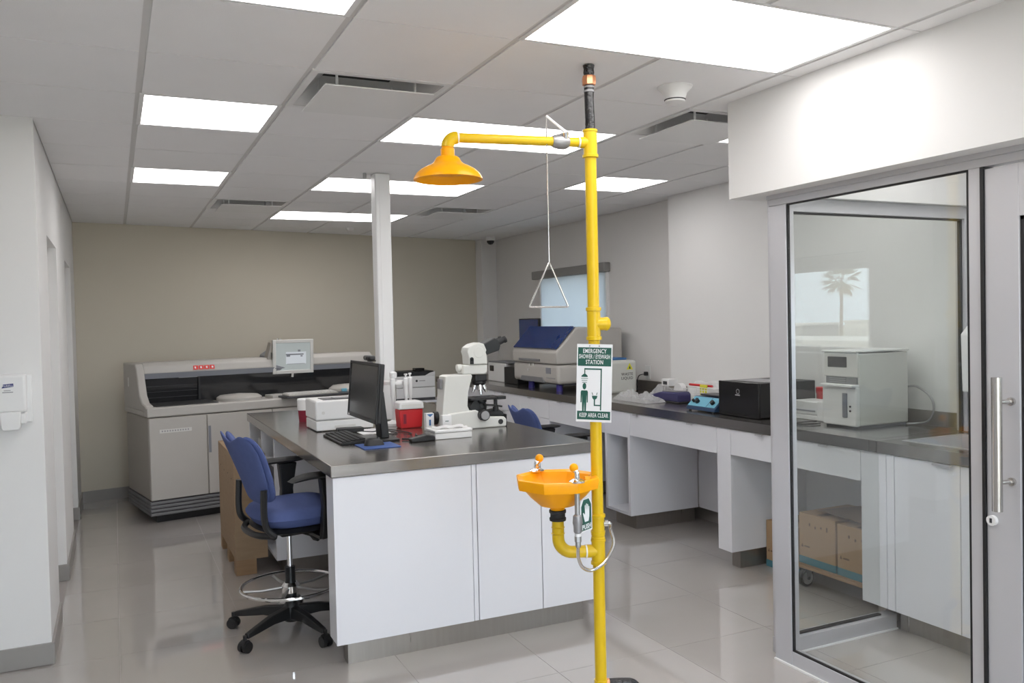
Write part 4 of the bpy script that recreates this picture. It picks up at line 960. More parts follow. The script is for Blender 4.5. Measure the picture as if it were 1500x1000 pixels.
et = obj('eyepiece_housing', MB().prism([(0, -.035), (.095, -.045), (.115, -.02), (.115, .02), (.095, .04), (.0, .035)], 'y', -.05, .05, M=ev), 'black', t, bevel=.006)
for sgn in (-1, 1):
    a = ev @ Vector((.105, sgn*.032, 0)); b = ev @ Vector((.155, sgn*.032, .0)); c2 = ev @ Vector((.168, sgn*.032, 0))
    obj('eyepiece', MB().cyl(a, b, .019, .017, n=18).cyl(b, c2, .021, n=18), 'black_soft', et)
obj('nosepiece_carrier', box(1.875, 1.955, MY-.045, MY+.045, Z+.285, Z+.328), 'black', t, bevel=.006)
npz = obj('nosepiece', MB().lathe([(.036, -.012), (.045, .0), (.045, .014)], (1.915, MY, Z+.272), 24), 'black', t)
for k, ang in enumerate((190, 262, 334, 46, 118)):
    a = math.radians(ang); p0 = Vector((1.915+.026*math.cos(a), MY+.026*math.sin(a), Z+.266)); p1 = p0+Vector((.020*math.cos(a), .020*math.sin(a), -.062 if k % 2 else -.05))
    obj('objective', MB().tube([p0, p0.lerp(p1, .6), p0.lerp(p1, .62), p1], .012, 14, rs=[.0125, .0125, .011, .006]), 'chrome', npz)
st = obj('stage', box(1.83, 2.045, MY-.08, MY+.08, Z+.172, Z+.186), 'black', t, bevel=.003)
obj('slide_clip', box(1.88, 1.98, MY-.02, MY+.02, Z+.186, Z+.192), 'dark_grey', st); obj('stage_edge', box(2.005, 2.062, MY-.085, MY-.03, Z+.170, Z+.19), 'black', st, bevel=.003)
obj('condenser', MB().lathe([(.024, .10), (.036, .105), (.04, .13), (.032, .15), (.038, .155), (.038, .17)], (1.925, MY, Z), 20), 'black', t)
obj('stage_drive', MB().cyl((2.0, MY-.06, Z+.10), (2.0, MY-.06, Z+.172), .012, n=14).cyl((2.0, MY-.06, Z+.10), (2.0, MY-.06, Z+.125), .018, n=14), 'black', t)
obj('lever_arm', MB().tube([(1.93, MY-.05, Z+.14), (1.99, MY-.065, Z+.135), (2.04, MY-.07, Z+.125)], .006, 8), 'black', t)
obj('focus_block', MB().prism([(1.82, Z+.13), (1.87, Z+.19), (1.90, Z+.13), (1.92, Z+.07), (1.87, Z+.07)], 'y', MY-.065, MY+.065), 'black', t, bevel=.004)
kn = obj('focus_knob', MB().cyl((1.905, MY-.115, Z+.082), (1.905, MY+.115, Z+.082), .034, n=28), 'black', t, bevel=.003)
obj('knob_face', MB().cyl((1.905, MY-.120, Z+.082), (1.905, MY-.114, Z+.082), .027, n=28), 'ink_grey', kn, bevel=.002)
obj('lamp_house', MB().prism([(1.95, Z+.07), (2.06, Z+.062), (2.06, Z+.085), (2.03, Z+.105), (1.95, Z+.10)], 'y', MY-.05, MY+.05), 'black', t, bevel=.006)
obj('front_edge', box(2.064, 2.072, MY-.07, MY+.07, Z, Z+.075), 'black', t, bevel=.003)
obj('dial', MB().cyl((2.025, MY-.079, Z+.032), (2.025, MY-.074, Z+.032), .016, n=20), 'black', t)

# ================================================================== RIGHT COUNTER
RX, RZ = 3.39, .97
m = MB().box(RX-.01, XP-.001, .40, YP, RZ-.06, RZ).box(RX-.01, XR-.001, YP, 6.90, RZ-.06, RZ)
t = thing('wall_worktop', 'long dark steel worktop along the right wall', 'worktop', (3.75, 3.6, RZ-.06))
obj('slab', m, 'steel_top', t, smooth=0)
obj('backsplash', box(XP-.016, XP-.001, .40, YP, RZ+.0005, 1.055), 'steel_kick', t, smooth=0); obj('backsplash', box(XR-.016, XR-.001, YP+.001, 6.90, RZ+.0005, 1.055), 'steel_kick', t, smooth=0)
# sink worktop inside the cabin
SX0, SX1, SY0, SY1 = 3.50, 3.90, -.62, .26
m = MB().box(RX-.01, SX0, -2.2, .398, RZ-.06, RZ).box(SX1, XP-.001, -2.2, .398, RZ-.06, RZ).box(SX0, SX1, SY1, .398, RZ-.06, RZ).box(SX0, SX1, -2.2, SY0, RZ-.06, RZ)
t = thing('sink_worktop', 'steel worktop with inset sink inside the glazed cabin', 'worktop', (3.75, -.9, RZ-.06))
obj('slab', m, 'steel_top', t, smooth=0)
m = MB().box(SX0-.02, SX0, SY0-.02, SY1+.02, RZ+.0003, RZ+.004).box(SX1, SX1+.02, SY0-.02, SY1+.02, RZ+.0003, RZ+.004).box(SX0, SX1, SY1, SY1+.02, RZ+.0003, RZ+.004).box(SX0, SX1, SY0-.02, SY0, RZ+.0003, RZ+.004)
m.box(SX0, SX0+.003, SY0, SY1, RZ-.17, RZ).box(SX1-.003, SX1, SY0, SY1, RZ-.17, RZ).box(SX0, SX1, SY0, SY0+.003, RZ-.17, RZ).box(SX0, SX1, SY1-.003, SY1, RZ-.17, RZ).box(SX0, SX1, SY0, SY1, RZ-.175, RZ-.17)
obj('sink_bowl', m, 'sink_steel', t, smooth=0)
obj('splash', box(XP-.016, XP-.001, -2.2, .31, RZ+.0005, 1.055), 'steel_kick', t, smooth=0)
def pull(parent, y, z=.905, n='handle', w_=.06): return obj(n, MB().box(RX-.022, RX+.004, y-w_/2, y+w_/2, z-.001, z+.0015).box(RX-.022, RX-.019, y-w_/2, y+w_/2, z-.010, z), 'alu', parent)
ZB, ZC = .118, RZ-.061
def wall_x(y): return XP if y < YP else XR
# far drawer cabinet
t = thing('drawer_cabinet', 'white wall cabinet with drawers below the blue-lidded analyzer', 'cabinet', (3.8, 5.4, 0))
obj('body', box(RX+.018, XR-.013, 3.98, 6.89, ZB, ZC), 'lam_white', t, smooth=0)
ys = [3.98, 4.58, 5.18, 5.90, 6.89]
for a, b in zip(ys[:-1], ys[1:]):
    for z0, z1 in ((.735, ZC-.002), (.43, .731), (ZB, .426)):
        d = obj('drawer', box(RX, RX+.017, a+.002, b-.002, z0, z1), 'lam_white', t, bevel=.0015)
        pull(d, (a+b)/2+.06, z1-.002)
obj('plinth', box(RX+.09, XR-.013, 4.02, 6.89, 0, ZB), 'steel_kick', t, smooth=0)
# knee space drawer
t = thing('knee_drawer', 'white drawer over the open knee space behind the yellow pole', 'drawer', (3.8, 3.5, .70))
obj('box', box(RX+.018, 3.9, 3.03, 3.975, .72, ZC), 'lam_white', t, smooth=0); obj('front', box(RX, RX+.017, 3.03, 3.978, .715, ZC-.002), 'lam_white', t, bevel=.0015); pull(t, 3.76)
# niche unit
t = thing('niche_cabinet', 'white narrow cabinet with open niche right of yellow pole', 'cabinet', (3.8, 2.83, 0))
A0, A1 = 2.665, 3.025
m = MB().box(RX, 4.02, A0, A0+.03, ZB, ZC).box(RX, 4.02, A1-.03, A1, ZB, ZC).box(RX, 4.02, A0+.03, A1-.03, ZB, ZB+.02).box(4.0, 4.02, A0+.03, A1-.03, ZB, ZC)
obj('body', m, 'lam_white', t, smooth=0); obj('drawer', box(RX-.001, RX+.3, A0+.001, A1-.001, .715, ZC-.002), 'lam_white', t, bevel=.0015)
obj('plinth', box(RX+.08, 4.02, A0+.05, A1-.02, 0, ZB), 'steel_kick', t, smooth=0)
solo('niche_canister', box(RX+.12, RX+.40, A0+.035, A0+.19, ZB+.021, ZB+.32), 'tank', 'translucent white canister standing in the open niche', 'canister', (RX+.26, A0+.11, ZB+.021), bevel=.02)
solo('modesty_panel', box(4.022, 4.04, .475, 2.66, .12, ZC), 'lam_white', 'white back panel of the knee space under wall worktop', 'panel', (4.03, 1.6, .12), smooth=0)
t = thing('wide_drawer', 'wide white drawer over knee space below the blue stirrer', 'drawer', (3.7, 2.15, .72))
obj('box', box(RX+.018, 3.9, 1.64, 2.66, .74, ZC), 'lam_white', t, smooth=0); obj('front', box(RX, RX+.017, 1.637, 2.663, .735, ZC-.002), 'lam_white', t, bevel=.0015); pull(t, 2.56); pull(t, 1.90)
t = thing('support_leg', 'white slab support leg between the two wall drawers', 'leg', (3.7, 1.56, 0))
obj('slab', box(RX, 4.02, 1.502, 1.634, ZB, ZC), 'lam_white', t, bevel=.0015); obj('plinth', box(RX+.09, 4.0, 1.53, 1.61, 0, ZB), 'steel_kick', t, smooth=0)
t = thing('wide_drawer', 'wide white drawer over the boxes on the wheeled dolly', 'drawer', (3.7, .98, .72))
obj('box', box(RX+.018, 3.9, .47, 1.49, .75, ZC), 'lam_white', t, smooth=0); obj('front', box(RX, RX+.017, .465, 1.498, .745, ZC-.002), 'lam_white', t, bevel=.0015); pull(t, 1.22); pull(t, .71)
t = thing('support_leg', 'white slab support leg standing at the side glazing', 'leg', (3.7, .41, 0))
obj('slab', box(RX, 4.02, .303, .462, ZB, ZC), 'lam_white', t, bevel=.0015); obj('plinth', box(RX+.09, 4.0, .39, .44, 0, ZB), 'steel_kick', t, smooth=0)
t = thing('sink_cabinet', 'white sink cabinet inside the glazed cabin', 'cabinet', (3.75, -.9, 0))
mm = MB().box(RX+.018, RX+.03, -2.19, .30, ZB, ZC).box(RX+.018, 4.05, .28, .30, ZB, ZC).box(RX+.018, 4.05, -2.19, -2.17, ZB, ZC).box(RX+.03, 4.05, -2.17, .28, ZB, ZB+.02)
obj('carcass', mm, 'lam_white', t, smooth=0)
obj('filler', box(RX, RX+.017, .255, .30, ZB, ZC-.002), 'lam_white', t, bevel=.0015)
for a, b in ((-.112, .251), (-.50, -.116), (-.92, -.504), (-1.34, -.924), (-1.76, -1.344), (-2.19, -1.764)):
    d = obj('door', box(RX, RX+.017, a, b, ZB, ZC-.002), 'lam_white', t, bevel=.0015); pull(d, (a+b)/2-.10 if a == -.112 else (a+b)/2, w_=.10)
obj('plinth', box(RX+.09, 4.05, -2.19, .30, 0, ZB), 'steel_kick', t, smooth=0)

# ================================================================== ITEMS ON THE RIGHT COUNTER
Z = RZ+.0006
t = thing('bench_analyzer', 'beige bench analyzer with a sloping dark blue lid', 'analyzer', (3.80, 4.35, Z))
B0, B1 = 3.95, 4.88
obj('plinth', box(3.55, 4.12, B0+.04, B1-.03, Z+.055, Z+.075), 'dark_grey', t, smooth=0)
obj('lower_body', box(3.47, 4.16, B0, B1, Z+.07, Z+.245), 'beige_plastic', t, bevel=.03, seg=3)
obj('upper_body', MB().prism([(3.465, Z+.249), (3.46, Z+.36), (3.475, Z+.375), (3.67, Z+.575), (3.70, Z+.585), (4.16, Z+.565), (4.16, Z+.249)], 'y', B0, B1), 'beige_plastic', t, bevel=.016, seg=3)
lidM = MB().add([(3.475, B0+.03, Z+.386), (3.475, B1-.02, Z+.386), (3.665, B1-.02, Z+.582), (3.665, B0+.03, Z+.582), (3.465, B0+.03, Z+.395), (3.465, B1-.02, Z+.395), (3.655, B1-.02, Z+.592), (3.655, B0+.03, Z+.592)], [(0,1,2,3),(4,7,6,5),(0,4,5,1),(1,5,6,2),(2,6,7,3),(3,7,4,0)])
obj('lid', lidM, 'navy_acrylic', t, smooth=0)
obj('slot', box(3.452, 3.466, 4.28, 4.72, Z+.268, Z+.29), 'mid_grey', t, bevel=.003)
obj('base_vent', MB().prism([(4.20, Z+.075), (4.72, Z+.075), (4.68, Z+.12), (4.25, Z+.12)], 'x', 3.462, 3.475), 'mid_grey', t)
obj('qr_plate', box(3.464, 3.471, 4.08, 4.17, Z+.16, Z+.215), 'slate', t)
obj('side_label', box(3.464, 3.471, 4.0, 4.16, Z+.118, Z+.126), 'ink_grey', t)
for y, z in ((4.42, .225), (4.50, .22), (4.53, .17)): obj('indicator', box(3.464, 3.471, y, y+.02, Z+z, Z+z+.022), 'offwhite', t)
for x in (3.54, 4.08):
    for y in (B0+.10, 4.62): obj('foot', MB().cyl((x, y, Z), (x, y, Z+.06), .03, n=16), 'purple_feet', t)
t = thing('counter_monitor', 'black monitor standing behind the blue-lidded bench analyzer', 'monitor', (3.85, 5.16, Z))
obj('panel', box(3.78, 3.81, 4.92, 5.38, Z+.40, Z+.672), 'black', t, bevel=.005); obj('screen', box(3.777, 3.781, 4.935, 5.365, Z+.42, Z+.66), 'navy_acrylic', t)
obj('stand', MB().prism([(3.80, Z+.50), (3.86, Z+.45), (3.88, Z+.01), (3.83, Z+.01)], 'y', 5.12, 5.18), 'black', t); obj('base', box(3.74, 3.98, 5.02, 5.28, Z, Z+.012), 'black', t, bevel=.004)
t = thing('label_printer', 'small white bench device with a black window on counter', 'printer', (3.72, 5.62, Z))
obj('body', box(3.60, 3.86, 5.36, 5.82, Z, Z+.20), 'white_plastic', t, bevel=.01); obj('cover', box(3.61, 3.85, 5.30, 5.82, Z+.201, Z+.215), 'mid_grey', t, bevel=.004)
obj('window', box(3.596, 3.602, 5.66, 5.76, Z+.11, Z+.17), 'black_gloss', t); obj('side_case', box(3.58, 3.72, 5.02, 5.35, Z, Z+.17), 'black', t, bevel=.006)
t = thing('waste_tank', 'translucent white liquid waste tank beside the bench analyzer', 'tank', (3.88, 3.62, Z))
obj('body', box(3.735, 4.02, 3.50, 3.80, Z, Z+.285), 'tank', t, bevel=.025, seg=3)
obj('lid', box(3.74, 3.98, 3.60, 3.80, Z+.286, Z+.305), 'label_blue', t, bevel=.006)
wl1 = obj('warning_label', MB().prism([(3.91, Z+.205), (3.975, Z+.205), (3.943, Z+.262)], 'y', 3.4985, 3.4999), 'label_yellow', t)
obj('warning_mark', MB().prism([(3.933, Z+.212), (3.953, Z+.212), (3.943, Z+.24)], 'y', 3.4975, 3.4986), 'green_sign', wl1)
text_obj('tank_text', 'WASTE', .035, 'ink', t, facing((3.915, 3.4985, Z+.165), (1, 0, 0)))
text_obj('tank_text', 'LIQUID', .035, 'ink', t, facing((3.915, 3.4985, Z+.13), (1, 0, 0)))
t = thing('wall_outlet', 'white wall outlet with a black plug above the backsplash', 'outlet', (XR-.003, 3.67, 1.10))
YO = 3.67
obj('plate', box(XR-.008, XR-.0005, YO-.04, YO+.04, 1.07, 1.19), 'plug', t, bevel=.002); obj('plug', box(XR-.04, XR-.008, YO-.015, YO+.015, 1.10, 1.135), 'black', t, bevel=.004)
solo('cable', MB().tube(smooth_path([(XR-.04, YO, 1.115), (XR-.08, YO+.03, 1.10), (XR-.07, YO+.08, 1.03), (XR-.06, YO+.10, Z+.005), (XR-.08, YO+.2, Z+.005)]), .004, 6), 'black', 'black power cord hanging from the wall outlet', 'cord', (XR-.1, YO+.08, Z))
# plastic bags
def bag(x0, x1, y0, y1, h, sd):
    def f(u, v):
        e = max(0, (1-abs(2*u-1)**4)*(1-abs(2*v-1)**4))**.5
        p = Vector((x0+(x1-x0)*u, y0+(y1-y0)*v, sd*3.7)); n = noise.turbulence(p*9, 3, True); n2 = noise.noise(p*5)
        return (p.x+.012*e*noise.noise(p*23), p.y+.012*e*noise.noise(p*19+Vector((5, 0, 0))), Z+.003+h*e*max(.12, .25+.75*n+.45*n2))
    return f
solo('plastic_bag', MB().grid(bag(3.50, 3.69, 2.60, 3.10, .095, 1), 22, 22), 'bag_film', 'clear plastic bag lying flat before the waste tank', 'bag', (3.60, 2.85, Z), smooth=0)
solo('plastic_bag', MB().grid(bag(3.86, 4.07, 2.80, 3.12, .10, 3), 22, 22), 'bag_film', 'puffed white plastic bag lying beneath the wall outlet', 'bag', (3.96, 2.96, Z), smooth=0)
t = thing('tape_dispenser', 'small white gadget with dark display on the plastic bags', 'gadget', (3.93, 2.90, Z+.085))
obj('body', box(3.89, 3.97, 2.85, 2.95, Z+.10, Z+.155), 'white_plastic', t, bevel=.004); obj('display', box(3.886, 3.891, 2.875, 2.925, Z+.112, Z+.138), 'ink', t)
obj('reel', MB().cyl((3.93, 2.79, Z+.075), (3.98, 2.79, Z+.075), .05, n=24), 'white_plastic', t)
t = thing('label_maker', 'dark purple handheld device lying beside the plastic bag', 'device', (3.76, 2.66, Z))
obj('body', MB().prism([(2.89, Z+.008), (2.89, Z+.03), (2.83, Z+.052), (2.72, Z+.076), (2.50, Z+.084), (2.48, Z+.07), (2.48, Z+.008)], 'x', 3.71, 3.83), 'purple_plastic', t, bevel=.014, seg=3)
obj('base', box(3.705, 3.835, 2.475, 2.885, Z, Z+.012), 'black', t, bevel=.004); obj('sticker', MB().prism([(2.85, Z+.022), (2.81, Z+.022), (2.81, Z+.046), (2.85, Z+.04)], 'x', 3.7075, 3.711), 'paper', t)
obj('top_plate', MB().prism([(2.70, Z+.078), (2.52, Z+.0845), (2.52, Z+.089), (2.70, Z+.083)], 'x', 3.72, 3.82), 'mid_grey', t)
# wire rack
t = thing('tube_rack', 'white wire tube rack between purple device and stirrer', 'rack', (3.92, 2.45, Z))
rx0, rx1, ry0, ry1 = 3.86, 3.985, 2.29, 2.62
for zz in (.012, .06, .10): obj('rim_wire', MB().tube([(rx0, ry0, Z+zz), (rx1, ry0, Z+zz), (rx1, ry1, Z+zz), (rx0, ry1, Z+zz)], .0025, 6, closed=True), 'white_metal', t)
for k in range(11):
    y = ry0+(ry1-ry0)*k/10; obj('wire', MB().cyl((rx0, y, Z+.0002), (rx0, y, Z+.10), .0022, n=6), 'white_metal', t); obj('wire', MB().cyl((rx1, y, Z+.0002), (rx1, y, Z+.10), .0022, n=6), 'white_metal', t)
for k in range(1, 8):
    x = rx0+(rx1-rx0)*k/8; obj('wire', MB().cyl((x, ry0, Z+.0002), (x, ry0, Z+.10), .0022, n=6), 'white_metal', t)
solo('red_marker', MB().cyl((4.012, 2.74, Z+.1162), (4.012, 2.46, Z+.1162), .009, n=12), 'red_plastic', 'long red marker lying on the white glove box', 'marker', (4.012, 2.60, Z+.107))
solo('yellow_tag', box(3.988, 3.999, 2.50, 2.58, Z, Z+.125), 'label_yellow', 'narrow yellow card standing against the white glove box', 'card', (3.993, 2.54, Z), bevel=.001)
solo('glove_box', box(4.00, 4.095, 2.40, 2.76, Z, Z+.106), 'paper', 'white glove box against wall behind the wire rack', 'box', (4.05, 2.58, Z), bevel=.004)
solo('white_pouch', MB().grid(lambda u, v: (4.026+.07*u, 2.43+.30*v, Z+.107+.05*max(0, (1-(2*u-1)**4)*(1-(2*v-1)**4))**.5*(.8+.2*math.sin(8*v))), 8, 14), 'wipe_cloth', 'crumpled white pouch lying on the glove box', 'pouch', (4.06, 2.58, Z+.107), smooth=60)
t = thing('stirrer', 'blue-faced magnetic stirrer with two black knobs', 'stirrer', (3.62, 1.94, Z))
obj('case', MB().prism([(3.495, Z+.008), (3.50, Z+.03), (3.575, Z+.095), (3.74, Z+.10), (3.745, Z+.008)], 'y', 1.79, 2.10), 'navy_case', t, bevel=.006)
fm = Matrix.Translation((3.5375, 1.945, Z+.0645)) @ Matrix.Rotation(math.radians(-40.9), 4, 'Y')
fp = obj('face', MB().box(-.044, .044, -.145, .145, -.001, .002, M=fm), 'cyan_face', t, smooth=0)
obj('face_line', MB().box(-.044, .044, -.058, -.054, .0015, .0028, M=fm), 'navy_case', fp)
for y in (.065, .105, -.10): obj('knob', MB().cyl(fm @ Vector((-.006, y, .002)), fm @ Vector((-.006, y, .022)), .016 if y != .105 else .010, n=20), 'black', fp)
obj('face_icon', MB().box(.018, .03, .09, .12, .0015, .0028, M=fm), 'navy_case', fp)
obj('plate', box(3.60, 3.73, 1.82, 2.07, Z+.101, Z+.112), 'dark_grey', t, bevel=.003)
for y in (1.82, 2.07):
    for x in (3.51, 3.72): obj('foot', MB().cyl((x, y, Z), (x, y, Z+.01), .01, n=10), 'black', t)
t = thing('power_supply', 'large black box unit standing next to the stirrer', 'power unit', (3.78, 1.43, Z))
obj('case', box(3.52, 3.98, 1.37, 1.75, Z+.006, Z+.225), 'black', t, bevel=.004); obj('front_bezel', box(3.505, 3.521, 1.368, 1.752, Z+.004, Z+.227), 'black_gloss', t, bevel=.004)
obj('logo', MB().lathe([(.013, 0), (.016, 0), (.016, .001), (.013, .001)], n=20, closed=True, M=Matrix.Translation((3.5052, 1.56, Z+.165)) @ Matrix.Rotation(-PI/2, 4, 'Y')), 'ink_grey', t)
obj('logo_text', box(3.5040, 3.5052, 1.54, 1.585, Z+.138, Z+.146), 'ink_grey', t); obj('top_sheet', box(3.60, 3.80, 1.42, 1.70, Z+.2255, Z+.2275), 'ink_grey', t, smooth=0)

# cabin bench: box device, small printer
t = thing('incubator_unit', 'big grey white bench instrument seen through the side glazing', 'instrument', (3.83, .84, Z))
Q0, Q1 = .715, .96
obj('side_body', box(3.66, 4.05, Q0, Q1, Z+.014, Z+.425), 'offwhite', t, bevel=.008)
obj('front_lower', box(3.632, 3.662, Q0-.004, Q1+.004, Z+.012, Z+.235), 'white_plastic', t, bevel=.008)
obj('front_upper', box(3.645, 3.662, Q0-.002, Q1+.002, Z+.29, Z+.43), 'offwhite', t, bevel=.006)
obj('recess', box(3.650, 3.661, Q0+.01, Q1-.01, Z+.235, Z+.29), 'mid_grey', t)
obj('display', box(3.643, 3.6455, .79, .93, Z+.345, Z+.405), 'smoke', t, smooth=0)
obj('top_lid', box(3.63, 4.055, Q0-.006, Q1+.006, Z+.431, Z+.442), 'white_plastic', t, bevel=.004)
obj('shelf_lip', box(3.60, 3.66, Q0, Q1-.01, Z+.236, Z+.25), 'white_plastic', t, bevel=.004)
hn = obj('door_handle', box(3.626, 3.633, .775, .81, Z+.06, Z+.20), 'slate', t, bevel=.003)
for z in (.10, .125): obj('button', MB().cyl((3.628, .755, Z+z), (3.633, .755, Z+z), .006, n=12), 'ink', t)
for k in range(4): obj('vent_slat', box(3.644, 3.650, .80, .92, Z+.245+.011*k, Z+.250+.011*k), 'ink_grey', t)
obj('base', box(3.65, 4.04, Q0+.01, Q1-.01, Z, Z+.014), 'dark_grey', t)
t = thing('strip_printer', 'small white printer beside the big bench instrument', 'printer', (3.83, 1.22, Z))
obj('body', box(3.76, 3.92, 1.12, 1.335, Z+.03, Z+.115), 'white_plastic', t, bevel=.008); obj('base', box(3.75, 3.93, 1.12, 1.34, Z, Z+.028), 'white_plastic', t, bevel=.004); obj('side_unit', box(3.735, 3.93, 1.04, 1.115, Z, Z+.125), 'white_plastic', t, bevel=.008); obj('slot', box(3.7585, 3.7605, 1.15, 1.31, Z+.05, Z+.06), 'ink_grey', t)
solo('red_cap_jar', MB().lathe([(.03, 0), (.03, .14), (.034, .14), (.034, .175), (.03, .18)], (4.02, 1.36, Z), 20), 'red_plastic', 'red capped jar against the wall behind strip printer', 'jar', (4.02, 1.36, Z))
solo('tubing', MB().tube(smooth_path([(4.062, .73, Z+.22), (4.08, .68, Z+.22), (4.085, .60, Z+.17), (4.08, .57, Z+.10), (4.07, .60, Z+.03), (4.05, .66, Z+.01), (4.0, .69, Z+.008)]), .0065, 8), 'galv', 'looped grey tube beside the big bench instrument', 'tube', (4.07, .62, Z))
solo('cable', MB().tube(smooth_path([(3.64, .99, Z+.006), (3.58, 1.0, Z+.006), (3.52, 1.06, Z+.006), (3.56, 1.10, Z+.006), (3.70, 1.08, Z+.006)]), .004, 6), 'black', 'black cord curled on worktop before the strip printer', 'cord', (3.6, 1.05, Z))
t = thing('towel_dispenser', 'white paper towel dispenser on the cabin wall', 'dispenser', (4.06, .20, 1.20))
obj('body', MB().prism([(XP-.005, 1.19), (XP-.15, 1.19), (XP-.16, 1.50), (XP-.09, 1.56), (XP-.005, 1.56)], 'y', .05, .31), 'white_plastic', t, bevel=.008); obj('outlet_slot', box(XP-.10, XP-.03, .09, .27, 1.186, 1.191), 'ink_grey', t)
solo('soap_bottle', MB().lathe([(.03, 0), (.032, .10), (.02, .13), (.008, .135), (.008, .16)], (4.06, .22, Z), 16), 'galv', 'small grey bottle standing under the towel dispenser', 'bottle', (4.06, .22, Z))

# ================================================================== UNDER COUNTER
t = thing('wheeled_dolly', 'wooden dolly on swivel casters carrying two cartons', 'dolly', (3.78, .98, 0))
obj('deck_board', box(3.52, 3.98, .52, 1.20, .125, .142), 'pallet_wood', t, smooth=0)
for y in (.60, 1.05):
    for x in ((3.72, 3.92) if y < .8 else (3.57, 3.92)):
        c = obj('caster', MB().cyl((x, y-.014, .055), (x, y+.014, .055), .0545, n=28), 'black', t, bevel=.004)
        obj('wheel_hub', MB().cyl((x, y-.0165, .055), (x, y+.0165, .055), .038, n=24), 'sink_steel', c); obj('axle', MB().cyl((x, y-.026, .055), (x, y+.026, .055), .010, n=12), 'dark_grey', c)
        obj('fork', MB().prism([(x-.02, .12), (x+.03, .12), (x+.012, .05), (x-.012, .05)], 'y', y-.025, y-.019).prism([(x-.02, .12), (x+.03, .12), (x+.012, .05), (x-.012, .05)], 'y', y+.019, y+.025).box(x-.03, x+.03, y-.03, y+.03, .112, .1245), 'galv', c)
def carton(label, x0, x1, y0, y1, z0, z1, group='cartons under the wall worktop', open_=False):
    t = thing('cardboard_box', label, 'box', ((x0+x1)/2, (y0+y1)/2, z0), 0, group)
    obj('carton', box(x0, x1, y0, y1, z0, z1), 'carton', t, bevel=.003)
    obj('teal_band', box(x0-.0012, x1+.0012, y0-.0012, y1+.0012, z0+.002, z0+.045), 'carton_teal', t, smooth=0)
    pr_ = MB(); h = z1-z0
    for k in range(4): pr_.box(x0-.0012, x0, y0+(y1-y0)*(.2+.16*k), y0+(y1-y0)*(.24+.16*k), z0+h*(.74+.03*(k % 2)), z0+h*(.83-.02*(k % 3)))
    pr_.box(x0-.0012, x0, y1-(y1-y0)*.3, y1-(y1-y0)*.15, z0+h*.34, z0+h*.37); pr_.prism([(y1-(y1-y0)*.12, z0+h*.33), (y1-(y1-y0)*.06, z0+h*.33), (y1-(y1-y0)*.09, z0+h*.40)], 'x', x0-.0012, x0)
    obj('printing', pr_, 'carton_dark', t, smooth=0)
    obj('tape_strip', box(x0+.02, x1-.02, (y0+y1)/2-.025, (y0+y1)/2+.025, z1+.0003, z1+.001), 'carton_dark', t, smooth=0)
    return t
carton('cardboard box on the front end of wooden dolly beside open flaps', 3.55, 3.95, .80, 1.08, .1425, .445)
carton('cardboard box on wooden dolly next to the white support leg', 3.55, 3.95, .50, .785, .1425, .435)
fl = MB().add([(3.57, .52, .46), (3.95, .52, .452), (3.93, .95, .462), (3.60, 1.0, .466), (3.62, .56, .50), (3.90, .60, .51), (3.86, .80, .50), (3.66, .84, .498)], [(0,1,2,3),(4,7,6,5),(0,4,5,1),(1,5,6,2),(2,6,7,3),(3,7,4,0)])
solo('black_bag', fl, 'carton_dark', 'dark crumpled flap sheet lying over the two dolly cartons', 'sheet', (3.77, .75, .452), bevel=.01)
t = carton('cardboard box on the floor behind the white support leg', 3.66, 4.0, 1.225, 1.49, .0, .30)
obj('white_label', box(3.6585, 3.6595, 1.25, 1.30, .10, .19), 'paper', t)

# ================================================================== WALL ITEMS
t = thing('sanitizer_dispenser', 'white hand sanitizer dispenser on the left wall', 'dispenser', (-.578, YC-.05, 1.16))
DX0, DX1 = -.632, -.512
obj('back_plate', box(DX0+.005, DX1+.02, YC-.02, YC-.0005, 1.19, 1.42), 'white_plastic', t, bevel=.006)
obj('cover', box(DX0, DX1, YC-.10, YC-.018, 1.245, 1.425), 'white_plastic', t, bevel=.012, seg=3)
obj('push_bar', MB().prism([(DX0+.008, 1.25), (DX0+.012, 1.175), (DX0+.02, 1.163), (DX1-.034, 1.163), (DX1-.026, 1.175), (DX1-.022, 1.25)], 'y', YC-.108, YC-.05), 'white_plastic', t, bevel=.006)
obj('nozzle_tray', box(DX1-.03, DX1-.004, YC-.09, YC-.02, 1.19, 1.243), 'white_plastic', t, bevel=.006)
lg = obj('logo_panel', MB().prism([(DX0+.022, 1.363), (DX0+.070, 1.369), (DX0+.070, 1.384), (DX0+.028, 1.381)], 'y', YC-.1015, YC-.0998), 'logo_blue', t)
text_obj('logo_text', 'PURELL', .0125, 'sign_white', lg, facing((DX0+.047, YC-.1016, 1.3735), (1, 0, .06)))
obj('caption_line', box(DX0+.03, DX0+.058, YC-.1005, YC-.0998, 1.350, 1.3535), 'ink_grey', t); obj('caption_line', box(DX0+.024, DX0+.068, YC-.1005, YC-.0998, 1.341, 1.3455), 'ink_grey', t)
# roller blind
t = thing('roller_blind', 'grey cased roller blind lowered over right wall window', 'blind', (XR-.03, 5.05, 1.14))
obj('cassette', box(XR-.075, XR-.001, 4.28, 5.85, 2.08, 2.17), 'blind_case', t, bevel=.008)
obj('cloth', box(XR-.022, XR-.020, 4.33, 5.72, 1.10, 2.085), 'blind_cloth', t, smooth=0); obj('bottom_bar', box(XR-.028, XR-.014, 4.33, 5.72, 1.085, 1.105), 'blind_case', t)
obj('side_channel', box(XR-.03, XR-.001, 5.72, 5.745, 1.085, 2.08), 'white_metal', t); obj('side_channel', box(XR-.03, XR-.001, 4.305, 4.33, 1.085, 2.08), 'white_metal', t)

